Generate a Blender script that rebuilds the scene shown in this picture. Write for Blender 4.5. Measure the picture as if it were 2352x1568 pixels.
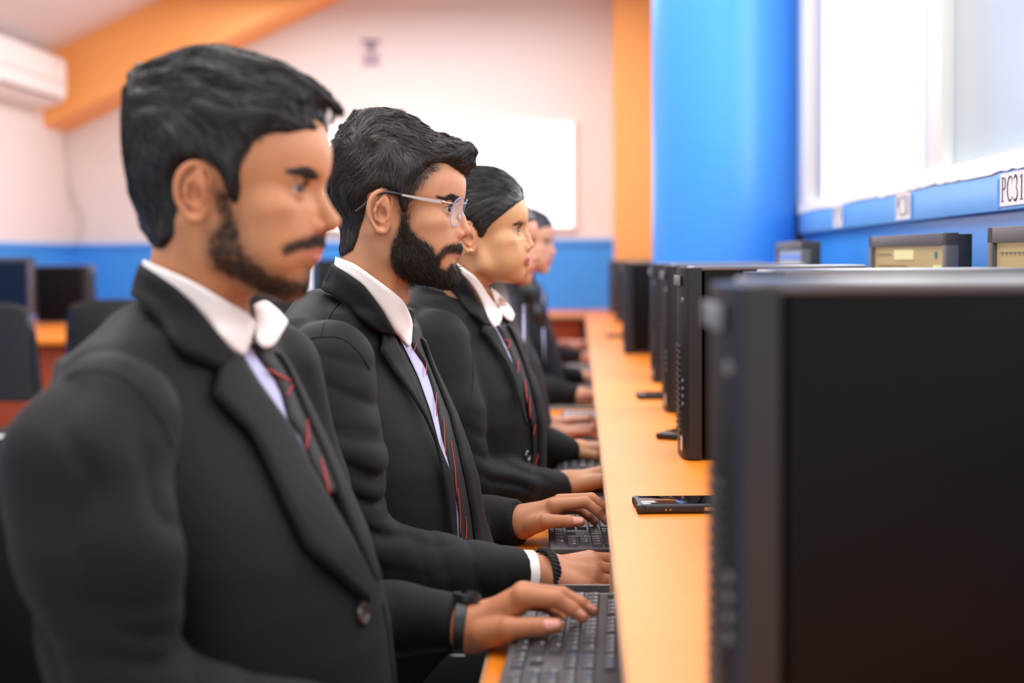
import bpy, bmesh, math, random, time
import numpy as np
from mathutils import Vector, Matrix, Euler
T0 = time.time()
random.seed(7)
for o in list(bpy.data.objects):
    bpy.data.objects.remove(o)
SC = bpy.context.scene
COL = SC.collection
PI = math.pi

# ------------------------------------------------------------------ camera
FPX = 3267.0
CAMZ = 1.15
cam_d = bpy.data.cameras.new('camera')
cam_d.sensor_width = 36.0
cam_d.lens = 36.0 * FPX / 2352.0
cam_d.clip_start = 0.02
cam_d.dof.use_dof = True
cam_d.dof.focus_distance = 2.12
cam_d.dof.aperture_fstop = 2.5
cam = bpy.data.objects.new('camera', cam_d)
COL.objects.link(cam)
YAW = math.atan(156 / FPX); PITCH = math.atan(190 / FPX); ROLL = math.radians(-0.5)
RM = (Matrix.Rotation(YAW, 3, 'Z') @ Matrix.Rotation(PI / 2 - PITCH, 3, 'X') @ Matrix.Rotation(ROLL, 3, 'Z'))
cam.matrix_world = Matrix.Translation((0, 0, CAMZ)) @ RM.to_4x4()
SC.camera = cam
RMn = np.array(RM)

def rays(px, py):
    px = np.asarray(px, float); py = np.asarray(py, float)
    d = np.stack([(px - 1176) / FPX, (784 - py) / FPX, -np.ones_like(px)], -1)
    return d @ RMn.T

def W(px, py, Y):
    """point of the place seen at pixel (px,py) and lying Y metres down the room"""
    d = rays(px, py)
    p = d * (np.asarray(Y, float) / d[..., 1])[..., None]
    p[..., 2] += CAMZ
    return p

def Wv(px, py, Y):
    return Vector(W(px, py, Y))

# ------------------------------------------------------------------ light
SC.view_settings.view_transform = 'Standard'
SC.view_settings.look = 'None'
SC.view_settings.gamma = 1.0
SC.view_settings.use_curve_mapping = False
SC.view_settings.exposure = 0.1
wd = bpy.data.worlds.new('world'); SC.world = wd; wd.use_nodes = True
bg = wd.node_tree.nodes['Background']
bg.inputs[0].default_value = (.95, 0.985, 1.0, 1)
bg.inputs[1].default_value = 1.05

def area(name, loc, rot, sx, sy, power, color=(1, 1, 1)):
    l = bpy.data.lights.new(name, 'AREA'); l.shape = 'RECTANGLE'; l.size = sx; l.size_y = sy
    l.energy = power; l.color = color
    o = bpy.data.objects.new(name, l); o.location = loc; o.rotation_euler = rot
    COL.objects.link(o); return o
# rows of ceiling tube lights over the room and daylight through the right-hand window
area('ceiling_lamp', (-0.9, 1.6, 2.75), (0, 0, 0), 1.6, 2.0, 48, (1, .985, .97))
area('ceiling_lamp', (-0.9, 4.6, 2.75), (0, 0, 0), 1.6, 2.4, 66, (1, .985, .97))
area('ceiling_lamp', (-1.2, 8.0, 2.9), (0, 0, 0), 2.4, 2.4, 92, (.98, .985, 1))
area('window_daylight', (0.68, 2.6, 1.95), (0, math.radians(90), 0), 1.1, 3.6, 34, (1, .99, .98))

# ------------------------------------------------------------------ materials
MATS = {}
def mat(name, col, rough=.6, metal=0, spec=.5, emit=None, es=1, sss=0, bump=None, trans=0, alpha=1, coat=0, noise=None, sheen=0):
    if name in MATS: return MATS[name]
    m = bpy.data.materials.new(name); m.use_nodes = True
    nt = m.node_tree; b = nt.nodes['Principled BSDF']
    if len(col) == 3: col = (*col, 1)
    b.inputs['Base Color'].default_value = col
    b.inputs['Roughness'].default_value = rough
    b.inputs['Metallic'].default_value = metal
    b.inputs['Specular IOR Level'].default_value = spec
    if emit:
        b.inputs['Emission Color'].default_value = (*emit, 1); b.inputs['Emission Strength'].default_value = es
    if sss:
        b.inputs['Subsurface Weight'].default_value = sss
        b.inputs['Subsurface Radius'].default_value = (1, .35, .18)
        b.inputs['Subsurface Scale'].default_value = .006
    if trans: b.inputs['Transmission Weight'].default_value = trans
    if alpha < 1: b.inputs['Alpha'].default_value = alpha
    if coat: b.inputs['Coat Weight'].default_value = coat
    if sheen: b.inputs['Sheen Weight'].default_value = sheen
    tc = None
    if bump or noise:
        tc = nt.nodes.new('ShaderNodeTexCoord')
    if bump:
        n = nt.nodes.new('ShaderNodeTexNoise'); n.inputs['Scale'].default_value = bump[0]; n.inputs['Detail'].default_value = 6
        bp = nt.nodes.new('ShaderNodeBump'); bp.inputs['Strength'].default_value = bump[1]; bp.inputs['Distance'].default_value = bump[2]
        nt.links.new(tc.outputs['Object'], n.inputs['Vector']); nt.links.new(n.outputs[0], bp.inputs['Height']); nt.links.new(bp.outputs[0], b.inputs['Normal'])
    if noise:  # (scale, colour2, stretch)
        n = nt.nodes.new('ShaderNodeTexNoise'); n.inputs['Scale'].default_value = noise[0]; n.inputs['Detail'].default_value = 5
        mp = nt.nodes.new('ShaderNodeMapping'); mp.inputs['Scale'].default_value = noise[2]
        mx = nt.nodes.new('ShaderNodeMix'); mx.data_type = 'RGBA'
        mx.inputs[6].default_value = col; mx.inputs[7].default_value = (*noise[1], 1)
        nt.links.new(tc.outputs['Object'], mp.inputs[0]); nt.links.new(mp.outputs[0], n.inputs['Vector'])
        nt.links.new(n.outputs[0], mx.inputs[0]); nt.links.new(mx.outputs[2], b.inputs['Base Color'])
    MATS[name] = m
    return m

def attr_mat(name, rough=.5, sss=0, spec=.4, bump=None):
    """material whose base colour is the mesh's own colour attribute (lips, brows, stubble)"""
    m = mat(name, (1, 1, 1), rough, spec=spec, sss=sss, bump=bump)
    nt = m.node_tree; a = nt.nodes.new('ShaderNodeAttribute'); a.attribute_name = 'Col'
    nt.links.new(a.outputs['Color'], nt.nodes['Principled BSDF'].inputs['Base Color'])
    return m

def lin(r, g, b):
    f = lambda c: (c / 255 / 12.92) if c <= 10 else ((c / 255 + .055) / 1.055) ** 2.4
    return (f(r), f(g), f(b))

# ------------------------------------------------------------------ mesh helpers
def link(o, parent=None):
    COL.objects.link(o)
    if parent is not None: o.parent = parent
    return o

def mesh_np(name, V, faces, m, parent=None, smooth=True, cols=None):
    """V Nx3, faces Mx4 or Mx3 numpy"""
    me = bpy.data.meshes.new(name)
    V = np.asarray(V, np.float32); F = np.asarray(faces, np.int32)
    k = F.shape[1]
    me.vertices.add(len(V)); me.vertices.foreach_set('co', V.ravel())
    me.loops.add(F.size); me.loops.foreach_set('vertex_index', F.ravel())
    me.polygons.add(len(F)); me.polygons.foreach_set('loop_start', np.arange(0, F.size, k, dtype=np.int32))
    me.polygons.foreach_set('loop_total', np.full(len(F), k, np.int32))
    me.update(calc_edges=True)
    me.polygons.foreach_set('use_smooth', np.full(len(F), smooth))
    if cols is not None:
        a = me.color_attributes.new('Col', 'FLOAT_COLOR', 'POINT')
        c = np.ones((len(V), 4), np.float32); c[:, :3] = cols
        a.data.foreach_set('color', c.ravel())
    me.validate()
    if m: me.materials.append(m)
    o = bpy.data.objects.new(name, me)
    return link(o, parent)

class MB:
    """collects shapes into one bmesh -> one object"""
    def __init__(s): s.bm = bmesh.new(); s.mats = []
    def _mi(s, m):
        if m is None: return 0
        if m not in s.mats: s.mats.append(m)
        return s.mats.index(m)
    def box(s, c, d, rot=None, bev=0, m=None, seg=2):
        r = bmesh.ops.create_cube(s.bm, size=1)
        vs = r['verts']
        bmesh.ops.scale(s.bm, vec=d, verts=vs)
        if bev:
            es = list({e for v in vs for e in v.link_edges})
            r2 = bmesh.ops.bevel(s.bm, geom=es, offset=bev, segments=seg, affect='EDGES', profile=.5)
            vs = list({v for f in r2['faces'] for v in f.verts} | {v for v in vs if v.is_valid})
        M = Matrix.Translation(c)
        if rot is not None:
            M = M @ (rot.to_matrix().to_4x4() if isinstance(rot, Euler) else rot.to_4x4())
        bmesh.ops.transform(s.bm, matrix=M, verts=vs)
        mi = s._mi(m)
        for f in {f for v in vs for f in v.link_faces}: f.material_index = mi
        return s
    def cyl(s, a, b, r, r2=None, n=20, m=None, cap=True):
        a = Vector(a); b = Vector(b); d = b - a
        q = d.to_track_quat('Z', 'Y').to_matrix().to_4x4()
        rr = bmesh.ops.create_cone(s.bm, cap_ends=cap, segments=n, radius1=r, radius2=r if r2 is None else r2, depth=d.length, matrix=Matrix.Translation((a + b) / 2) @ q)
        mi = s._mi(m)
        for f in {f for v in rr['verts'] for f in v.link_faces}: f.material_index = mi
        return s
    def sph(s, c, r, m=None, sc=(1, 1, 1), n=16):
        rr = bmesh.ops.create_uvsphere(s.bm, u_segments=n, v_segments=n // 2 + 2, radius=r, matrix=Matrix.Translation(c) @ Matrix.Diagonal((*sc, 1)))
        mi = s._mi(m)
        for f in {f for v in rr['verts'] for f in v.link_faces}: f.material_index = mi
        return s
    def tube(s, pts, r, n=8, m=None, closed=False):
        pts = [Vector(p) for p in pts]; rings = []
        N = len(pts)
        up = Vector((0, 0, 1))
        for i, p in enumerate(pts):
            if closed: t = pts[(i + 1) % N] - pts[i - 1]
            else: t = pts[min(i + 1, N - 1)] - pts[max(i - 1, 0)]
            t.normalize()
            a = t.cross(up)
            if a.length < .05: a = t.cross(Vector((1, 0, 0)))
            a.normalize(); b = t.cross(a)
            ri = r[i] if isinstance(r, (list, tuple)) else r
            rings.append([s.bm.verts.new(p + (a * math.cos(2 * PI * k / n) + b * math.sin(2 * PI * k / n)) * ri) for k in range(n)])
        mi = s._mi(m)
        L = N if closed else N - 1
        for i in range(L):
            A = rings[i]; B = rings[(i + 1) % N]
            for k in range(n):
                f = s.bm.faces.new((A[k], A[(k + 1) % n], B[(k + 1) % n], B[k])); f.material_index = mi
        if not closed:
            for R in (rings[0], rings[-1]):
                f = s.bm.faces.new(R); f.material_index = mi
        return s
    def poly(s, pts, ext, m=None):
        """planar polygon pts, extruded by vector ext"""
        vs = [s.bm.verts.new(p) for p in pts]; e = Vector(ext)
        v2 = [s.bm.verts.new(Vector(p) + e) for p in pts]
        mi = s._mi(m); n = len(vs)
        fs = [s.bm.faces.new(vs), s.bm.faces.new(v2[::-1])]
        for i in range(n): fs.append(s.bm.faces.new((vs[i], v2[i], v2[(i + 1) % n], vs[(i + 1) % n])))
        for f in fs: f.material_index = mi
        return s
    def build(s, name, m=None, parent=None, smooth=True):
        bmesh.ops.recalc_face_normals(s.bm, faces=s.bm.faces[:])
        me = bpy.data.meshes.new(name); s.bm.to_mesh(me); s.bm.free()
        if s.mats:
            for x in s.mats: me.materials.append(x)
        elif m: me.materials.append(m)
        if smooth:
            for p in me.polygons: p.use_smooth = True
            try:
                me.set_sharp_from_angle(angle=math.radians(35))
            except Exception: pass
        o = bpy.data.objects.new(name, me)
        return link(o, parent)

def tag(o, label=None, cat=None, group=None, kind=None):
    if label: o['label'] = label
    if cat: o['category'] = cat
    if group: o['group'] = group
    if kind: o['kind'] = kind
    return o

def empty(name, loc=(0, 0, 0), rz=0):
    o = bpy.data.objects.new(name, None); o.location = loc; o.rotation_euler = (0, 0, rz)
    o.empty_display_size = .05
    return link(o)

def copy_tree(o, parent=None):
    c = o.copy(); COL.objects.link(c); c.parent = parent
    for ch in [x for x in bpy.data.objects if x.parent == o]: copy_tree(ch, c)
    return c

def struct(o): o['kind'] = 'structure'; return o
# ------------------------------------------------------------------ the room
DESK = 0.789; TRAY = 0.70
XW = 0.72                      # right wall
YF = 10.0                      # far wall
XL = -3.62                     # left wall
M_cream = mat('cream_paint', lin(230, 221, 218), .55, bump=(6, .05, .01))
M_creamL = mat('cream_paint_left', lin(232, 222, 219), .55)
M_blue = mat('blue_gloss_paint', lin(52, 145, 242), .28, noise=(1.5, lin(74, 160, 248), (1, 1, .4)))
M_bluecol = mat('blue_column_paint', lin(62, 150, 247), .36)
M_bluerail = mat('blue_rail_paint', lin(105, 175, 248), .35, noise=(9, lin(125, 188, 252), (1, 1, 1)))
M_orange = mat('orange_paint', lin(250, 172, 96), .5)
M_white = mat('white_paint', lin(244, 243, 244), .45)
M_ceil = mat('ceiling_paint', lin(232, 222, 222), .6)
M_floor = mat('floor_tile', lin(190, 180, 170), .35, bump=(3, .1, .01))

o = MB().box((-1.45, 4.6, -.05), (4.9, 11.2, .1)).build('floor', M_floor); struct(o)
# far wall: cream above, blue dado below
o = MB().box((-1.4, YF + .06, 2.4), (4.7, .12, 4.8), m=M_cream).box((-1.4, YF - .004, .64), (4.7, .012, 1.28), m=M_blue) \
    .box((-1.4, YF - .012, 1.262), (4.7, .03, .035), m=M_blue).build('wall_far'); struct(o)
o = MB().box((XL - .06, 5, 2.0), (.12, 10.6, 4.0), m=M_creamL).box((XL + .004, 5, .64), (.012, 10.1, 1.28), m=M_blue) \
    .box((XL + .012, 5, 1.262), (.03, 10.1, .035), m=M_blue).build('wall_left'); struct(o)
# sloping ceiling (rises to the right) and the orange beam under it against the far wall
SL = .455
zb = lambda x, z0: z0 + (x - XL) * SL
def slab(name, y0, y1, z0, z1, m, x0=XL, x1=.95):
    mb = MB()
    mb.poly([(x0, y0, zb(x0, z0)), (x1, y0, zb(x1, z0)), (x1, y0, zb(x1, z1)), (x0, y0, zb(x0, z1))], (0, y1 - y0, 0), m=m)
    return mb.build(name, smooth=False)
o = slab('ceiling', -.3, YF + .1, 2.535, 2.66, M_ceil); struct(o)
o = slab('trim_1', YF - .45, YF, 2.07, 2.535, M_orange, x1=.6); struct(o)
# orange pilaster on the far wall
o = MB().box((.45, YF - .22, 2.1), (.42, .44, 4.2), m=M_orange).build('trim_2'); struct(o)
# short return of right wall beyond the column
o = MB().box((XW + .12, 7.4, 2.2), (.12, 5.3, 4.4), m=M_cream).build('wall_right_far'); struct(o)
# round blue column
o = MB().cyl((.52, 4.9, 0), (.52, 4.9, 4.1), .27, n=96, m=M_bluecol).build('trim_3'); struct(o)

# right wall with window
zr0 = CAMZ + .103 * XW; zr1 = CAMZ + .195 * XW; zs = CAMZ + .238 * XW
Y0, Y1 = -.4, 4.70
mb = MB()
mb.box((XW + .10, (Y0 + Y1) / 2, (zr1 - .02) / 2), (.16, Y1 - Y0, zr1 - .02), m=M_blue)        # blue wall
mb.box((XW + .10, (Y0 + Y1) / 2, 3.45), (.16, Y1 - Y0, 1.3), m=M_cream)                          # above window
o = mb.build('wall_right'); struct(o)
# blue ledge board carrying the labels, white putty edge on top
mb = MB().box((XW + .01, (Y0 + Y1) / 2, (zr0 + zr1) / 2), (.03, Y1 - Y0, zr1 - zr0), bev=.002, m=M_bluerail)
o = mb.build('trim_4'); struct(o)
M_putty = mat('white_window_paint', lin(250, 250, 250), .5)
rr = random.Random(3)
mb = MB(); top = []; bot = []
n = 170
vs = []
for i in range(n + 1):
    y = Y0 + (Y1 - Y0) * i / n
    zz = zr1 - .001 + rr.uniform(-.0025, .002) + .002 * math.sin(y * 9)
    vs.append((y, zz))
pts = [(XW - .008, y, z) for y, z in vs] + [(XW - .008, Y1, zs + .0), (XW - .008, Y0, zs + .0)]
mb.poly(pts, (.05, 0, 0), m=M_putty)
o = mb.build('trim_5', smooth=False); struct(o)
# dark strip standing in for shade in the column and wall corner
M_dark = mat('gap_shade', lin(40, 30, 34), .7)
o = MB().box((XW + .0, Y1 + .005, (zr0 + zs) / 2 - .03), (.02, .012, zs - zr0 + .06), m=M_dark).build('trim_6'); struct(o)
# window: white frame and frosted panes, self-glowing in place of sky light
M_fr = mat('white_aluminium', lin(252, 252, 248), .35)
M_fr2 = mat('grey_channel', lin(196, 194, 208), .5)
def pane_mat(name, col, tr, em=1.0):
    m = bpy.data.materials.new(name); m.use_nodes = True; nt = m.node_tree
    for nn in list(nt.nodes): nt.nodes.remove(nn)
    out = nt.nodes.new('ShaderNodeOutputMaterial'); mix = nt.nodes.new('ShaderNodeMixShader')
    t = nt.nodes.new('ShaderNodeBsdfTranslucent'); t.inputs[0].default_value = (*col, 1)
    d = nt.nodes.new('ShaderNodeBsdfPrincipled'); d.inputs['Base Color'].default_value = (*col, 1); d.inputs['Roughness'].default_value = .25; d.inputs['Emission Color'].default_value = (*col, 1); d.inputs['Emission Strength'].default_value = em
    mix.inputs[0].default_value = tr
    nt.links.new(d.outputs[0], mix.inputs[1]); nt.links.new(t.outputs[0], mix.inputs[2]); nt.links.new(mix.outputs[0], out.inputs[0])
    return m
M_pane = pane_mat('frosted_glass_white', lin(252, 252, 253), .35, 1.25)
M_pane2 = pane_mat('frosted_glass_grey', lin(214, 224, 229), .12, .12)
def yat(px): return XW * FPX / (px - 1332)   # where on the right wall a pixel column lies
za, zt = zs, 2.8
yb = yat(2110); yc = yat(2150)
w = empty('window_1', (XW, 2, zs))
def wbox(name, y0, y1, z0, z1, x0, x1, m):
    ob = MB().box(((x0 + x1) / 2 - XW, (y0 + y1) / 2 - 2, (z0 + z1) / 2 - zs), (x1 - x0, y1 - y0, z1 - z0), bev=.002, m=m).build(name, parent=w)
    return ob
struct(w)
wbox('window_frame', 4.52, Y1, za, zt, XW - .008, XW + .05, M_fr)
wbox('window_channel', 4.34, 4.52, za, zt, XW + .02, XW + .05, M_fr2)
wbox('window_pane', yb + .01, 4.34, za, zt, XW + .012, XW + .018, M_pane)
wbox('window_frame', yc, yb, za, zt, XW - .002, XW + .03, M_fr)
wbox('window_pane', .9, yc, za, zt, XW + .022, XW + .028, M_pane2)
wbox('window_frame', .82, .9, za, zt, XW - .002, XW + .03, M_fr)
wbox('window_pane', Y0, .82, za, zt, XW + .012, XW + .018, M_pane)
for ob in bpy.data.objects:
    if ob.parent == w: ob['kind'] = 'structure'
# whiteboard on the far wall, made self-glowing to look bright
wp = lambda px, py, y=YF: Wv(px, py, y)
a = wp(520, 297); b = wp(1314, 519)
M_boardglow = mat('glowing_board', (1, 1, 1), .3, emit=(1, 1, 1), es=1.3)  # glow added to the board, which is no light source
w2 = empty('far_whiteboard', ((a.x + b.x) / 2, YF - .02, (a.z + b.z) / 2)); struct(w2)
sx, sz = b.x - a.x, a.z - b.z
ob = MB().box((0, 0, 0), (sx, .02, sz), bev=.002, m=M_boardglow).build('window_pane', parent=w2); struct(ob)  # glowing face of the board
mb = MB()
for s in (-1, 1):
    mb.box((0, 0, s * (sz / 2 + .012)), (sx + .05, .05, .024), m=M_white).box((s * (sx / 2 + .012), 0, 0), (.024, .05, sz), m=M_white)
ob = mb.build('window_frame', parent=w2); struct(ob)

# paper notice on the far wall
p0 = wp(852, 121, YF - .003)
t = empty('wall_notice', p0)
ob = MB().box((0, 0, 0), (.145, .004, .20), m=mat('paper', lin(228, 212, 220), .8)).build('paper_sheet', parent=t)
mb = MB(); r3 = random.Random(5); Mi = mat('notice_ink', lin(92, 78, 100), .8)
mb.box((0, -.0035, .078), (.12, .002, .022), m=Mi)
mb.sph((0, -.002, .035), .03, sc=(1, .1, .75), m=Mi)
for i in range(6):
    wl = r3.uniform(.08, .12); mb.box((r3.uniform(-.006, .006), -.0035, -.012 - i * .0145), (wl, .002, .006), m=Mi)
mb.build('printed_text', parent=t)
tag(t, 'small printed paper notice with dark heading, stuck high on the cream far wall', 'notice')

# air conditioner on the left wall
M_ac = mat('ac_plastic', lin(248, 244, 244), .35)
M_acd = mat('ac_slot', lin(150, 130, 124), .6)
t = empty('air_conditioner', (XL, 8.85, 2.20))
mb = MB()
prof = [(0, 0), (.12, -.0), (.20, .04), (.225, .10), (.225, .30), (.19, .33), (0, .33)]
mb.poly([(x, -.58, z - .02) for x, z in prof], (0, 1.12, 0), m=M_ac)
ob = mb.build('housing', parent=t)
md = ob.modifiers.new('b', 'BEVEL'); md.width = .012; md.segments = 3
MB().box((.165, -.02, .008), (.1, 1.0, .008), rot=Euler((0, -.45, 0)), m=M_acd).build('air_flap', parent=t)
MB().box((.228, -.02, .13), (.004, 1.08, .004), m=M_acd).build('panel_seam', parent=t)
MB().box((.228, .36, .24), (.003, .08, .014), m=mat('ac_badge', lin(190, 186, 190), .4)).build('badge', parent=t)
tag(t, 'white split air conditioner mounted high on the left wall', 'air conditioner')
# thin wire drooping from it beside the corner
pts = [W(150, 295, YF - .1), W(152, 360, YF - .06), W(158, 420, YF - .04), W(178, 470, YF - .03), (W(190, 510, YF - .03)), W(180, 556, YF - .03)]
def spl(pts, n):
    P = np.array(pts, float); k = len(P)
    out = []
    for i in range(k - 1):
        p0 = P[max(i - 1, 0)]; p1 = P[i]; p2 = P[i + 1]; p3 = P[min(i + 2, k - 1)]
        for j in range(n):
            u = j / n
            out.append(.5 * ((2 * p1) + (-p0 + p2) * u + (2 * p0 - 5 * p1 + 4 * p2 - p3) * u * u + (-p0 + 3 * p1 - 3 * p2 + p3) * u ** 3))
    out.append(P[-1]); return np.array(out)
o = MB().tube(spl(pts, 6), .008, m=mat('grey_wire', lin(205, 195, 188), .6)).build('wall_cable')
tag(o, 'thin pale cable hanging from the air conditioner down the wall corner', 'cable')

# ------------------------------------------------------------------ the long orange counter
M_lam = mat('orange_laminate', lin(230, 124, 22), .38, noise=(3, lin(238, 140, 34), (1, 8, 1)), spec=.35)
M_ply = mat('plywood_edge', lin(205, 165, 125), .7, noise=(60, lin(150, 105, 70), (1, .2, 6)))
M_panel = mat('dark_orange_panel', lin(178, 68, 16), .45)
M_metal = mat('tray_slide_metal', lin(150, 148, 145), .35, metal=.8)
XE = .037
t = empty('computer_counter', (.38, 4.5, 0))
def cb(name, x0, x1, y0, y1, z0, z1, m, bev=.001, root=t, org=(.38, 4.5, 0)):
    return MB().box(((x0 + x1) / 2 - org[0], (y0 + y1) / 2 - org[1], (z0 + z1) / 2 - org[2]), (x1 - x0, y1 - y0, z1 - z0), bev=bev, m=m).build(name, parent=root)
cb('counter_top', XE + .003, XW - .004, -.3, 9.985, DESK - .02, DESK, M_lam)
rr = random.Random(11)
mb = MB()
pts = []
for i in range(200):
    y = -.3 + 9.4 * i / 199
    pts.append((XE - .38 + rr.uniform(-.0007, .0007), y - 4.5, DESK - .0003 + rr.uniform(-.0008, .0)))
mb.poly(pts + [(XE - .38, 9.1 - 4.5, DESK - .02), (XE - .38, -.3 - 4.5, DESK - .02)], (.0035, 0, 0), m=M_ply)
mb.build('edge_strip', parent=t, smooth=False)
PITCHY = .80
for k in range(-1, 9):
    y = 1.875 + PITCHY * k
    cb('divider_panel', XE + .001, XW - .02, y - .009, y + .009, .001, DESK - .02, M_ply)
cb('back_panel', XW - .05, XW - .03, -.3, 9.0, .05, DESK - .02, M_panel)
tag(t, 'long orange laminate computer counter with raw plywood edge under the window', 'desk')
trays = []
def make_tray(y0, y1):
    r = empty('keyboard_tray', (-.02, (y0 + y1) / 2, TRAY))
    L = y1 - y0
    MB().box((.13, 0, -.009), (.43, L, .018), bev=.0015, m=M_lam).build('tray_board', parent=r)
    for s in (-1, 1):
        mb = MB().box((.12, s * (L / 2 + .017), -.006), (.40, .012, .026), bev=.002).box((.12, s * (L / 2 + .03), .004), (.40, .006, .012))
        mb.build('slide_rail', M_metal, r)
    MB().box((-.087, 0, -.0095), (.003, L - .006, .0165), m=M_ply).build('edge_strip', parent=r)
    return r
lab = ['orange pull-out keyboard tray nearest the camera, before the student in the wristwatch',
       'orange pull-out keyboard tray before the student with glasses and beard',
       'orange pull-out keyboard tray before the woman with the ear stud',
       'keyboard tray before the long-haired student just beyond the ear stud woman',
       'keyboard tray before the black-haired student farthest face in the row',
       'keyboard tray before the last student, whose face is hidden', 'keyboard tray near the far end of the counter, empty']
tr0 = make_tray(1.13, 1.82)
for k in range(7):
    o = tr0 if k == 0 else copy_tree(tr0)
    o.location.y = 1.475 + PITCHY * k
    tag(o, lab[k], 'keyboard tray', 'keyboard trays under the counter')

# counter along the far wall (its end meets the long counter)
t = empty('back_counter', (-1.7, 9.5, 0))
g = dict(root=t, org=(-1.7, 9.5, 0))
cb('counter_top', XL + .02, XE - .002, 9.0, 9.985, DESK - .02, DESK, M_lam, **g)
cb('edge_strip', XL + .02, XE - .002, 8.996, 9.0, DESK - .02, DESK, M_ply, **g)
cb('front_panel', XL + .02, XE - .03, 9.10, 9.12, 0, DESK - .02, M_panel, **g)
tag(t, 'orange counter running along the blue far wall', 'desk')
# island desk on the left
t = empty('island_desk', (-2.85, 7.2, 0)); g = dict(root=t, org=(-2.85, 7.2, 0))
cb('desk_top', -3.45, -2.33, 6.5, 8.7, DESK - .02, DESK, M_lam, **g)
cb('front_panel', -3.4, -2.4, 6.6, 6.62, .25, DESK - .02, M_panel, **g)
cb('side_panel', -2.42, -2.4, 6.62, 8.65, 0, DESK - .02, M_panel, **g)
cb('side_panel', -3.4, -3.38, 6.62, 8.65, 0, DESK - .02, M_panel, **g)
tag(t, 'orange desk at the left wall behind the nearest student', 'desk')

# ------------------------------------------------------------------ PC towers
M_case = mat('tower_case', lin(13, 10, 9), .55, spec=.15)
M_caseT = mat('tower_top_sheen', lin(100, 99, 103), .28, spec=1.0)  # black plastic; the grey stands in for window light reflected on top
M_bez = mat('tower_bezel', lin(38, 36, 37), .4)
M_grey = mat('tower_drive_grey', lin(120, 124, 132), .35)
TH, TL, TW = .345, .31, .165
def make_tower():
    r = empty('computer_tower')
    MB().box((TL / 2 + .018, TW / 2, TH / 2 + .004), (TL - .03, TW - .004, TH - .012), bev=.002, m=M_case).build('case', parent=r)
    MB().box((TL / 2 + .01, TW / 2, TH - .004), (TL - .01, TW, .008), bev=.003, m=M_caseT).build('top_cover', parent=r)
    # front bezel: curved plate wrapping the front
    mb = MB()
    pr = [(.028, 0), (.006, 0), (.0015, .004), (-.006, .03), (-.009, TW / 2), (-.006, TW - .03), (.0015, TW - .004), (.006, TW), (.028, TW)]
    mb.poly([(x, y, .003) for x, y in pr], (0, 0, TH - .006), m=M_bez)
    mb.build('front_bezel', parent=r)
    MB().box((-.0095, TW / 2, TH - .026), (.004, .118, .018), bev=.001, m=M_grey).build('disc_drive', parent=r)
    mb = MB()
    for i in range(16): mb.box((-.0076, TW / 2, .035 + i * .011), (.0036, .095, .004))
    mb.build('vent_grille', mat('vent_black', lin(18, 18, 19), .5), r)
    for i in range(4): MB().box((-.0042, .020, .10 + i * .014), (.003, .010, .005), m=M_grey).build('port', parent=r)
    MB().cyl((-.002, .022, .285), (-.0062, .022, .285), .005, m=M_grey).build('power_button', parent=r)
    MB().box((-.0072, .014, .03), (.002, .010, .024), m=mat('tower_sticker', lin(210, 205, 205), .5)).build('sticker', parent=r)
    for x in (.04, .27):
        for y in (.02, TW - .02): MB().cyl((x, y, 0), (x, y, .006), .008, n=12).build('rubber_foot', mat('rubber', lin(20, 20, 20), .8), r)
    return r
tws = [(.105, .95, 'dark computer tower nearest the camera, filling the lower right corner'),
       (.215, 1.70, 'computer tower second from the camera, only its top showing, pale with painted window sheen'),
       (.187, 2.52, 'computer tower standing right behind the black phone case, third from the camera'),
       (.205, 3.30, 'computer tower fourth from the camera, a thin dark strip'),
       (.217, 4.10, 'computer tower fifth from the camera beside the blue column'),
       (.172, 5.34, 'computer tower sixth from the camera, just beyond the blue column'),
       (.21, 8.0, 'small computer tower second from the far wall'),
       (.20, 9.2, 'smallest computer tower, closest to the far wall')]
tw0 = make_tower()
for k, (x, y, l) in enumerate(tws):
    o = tw0 if k == 0 else copy_tree(tw0)
    o.location = (x, y, DESK)
    tag(o, l, 'computer tower', 'black computer towers along the counter')

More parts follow.
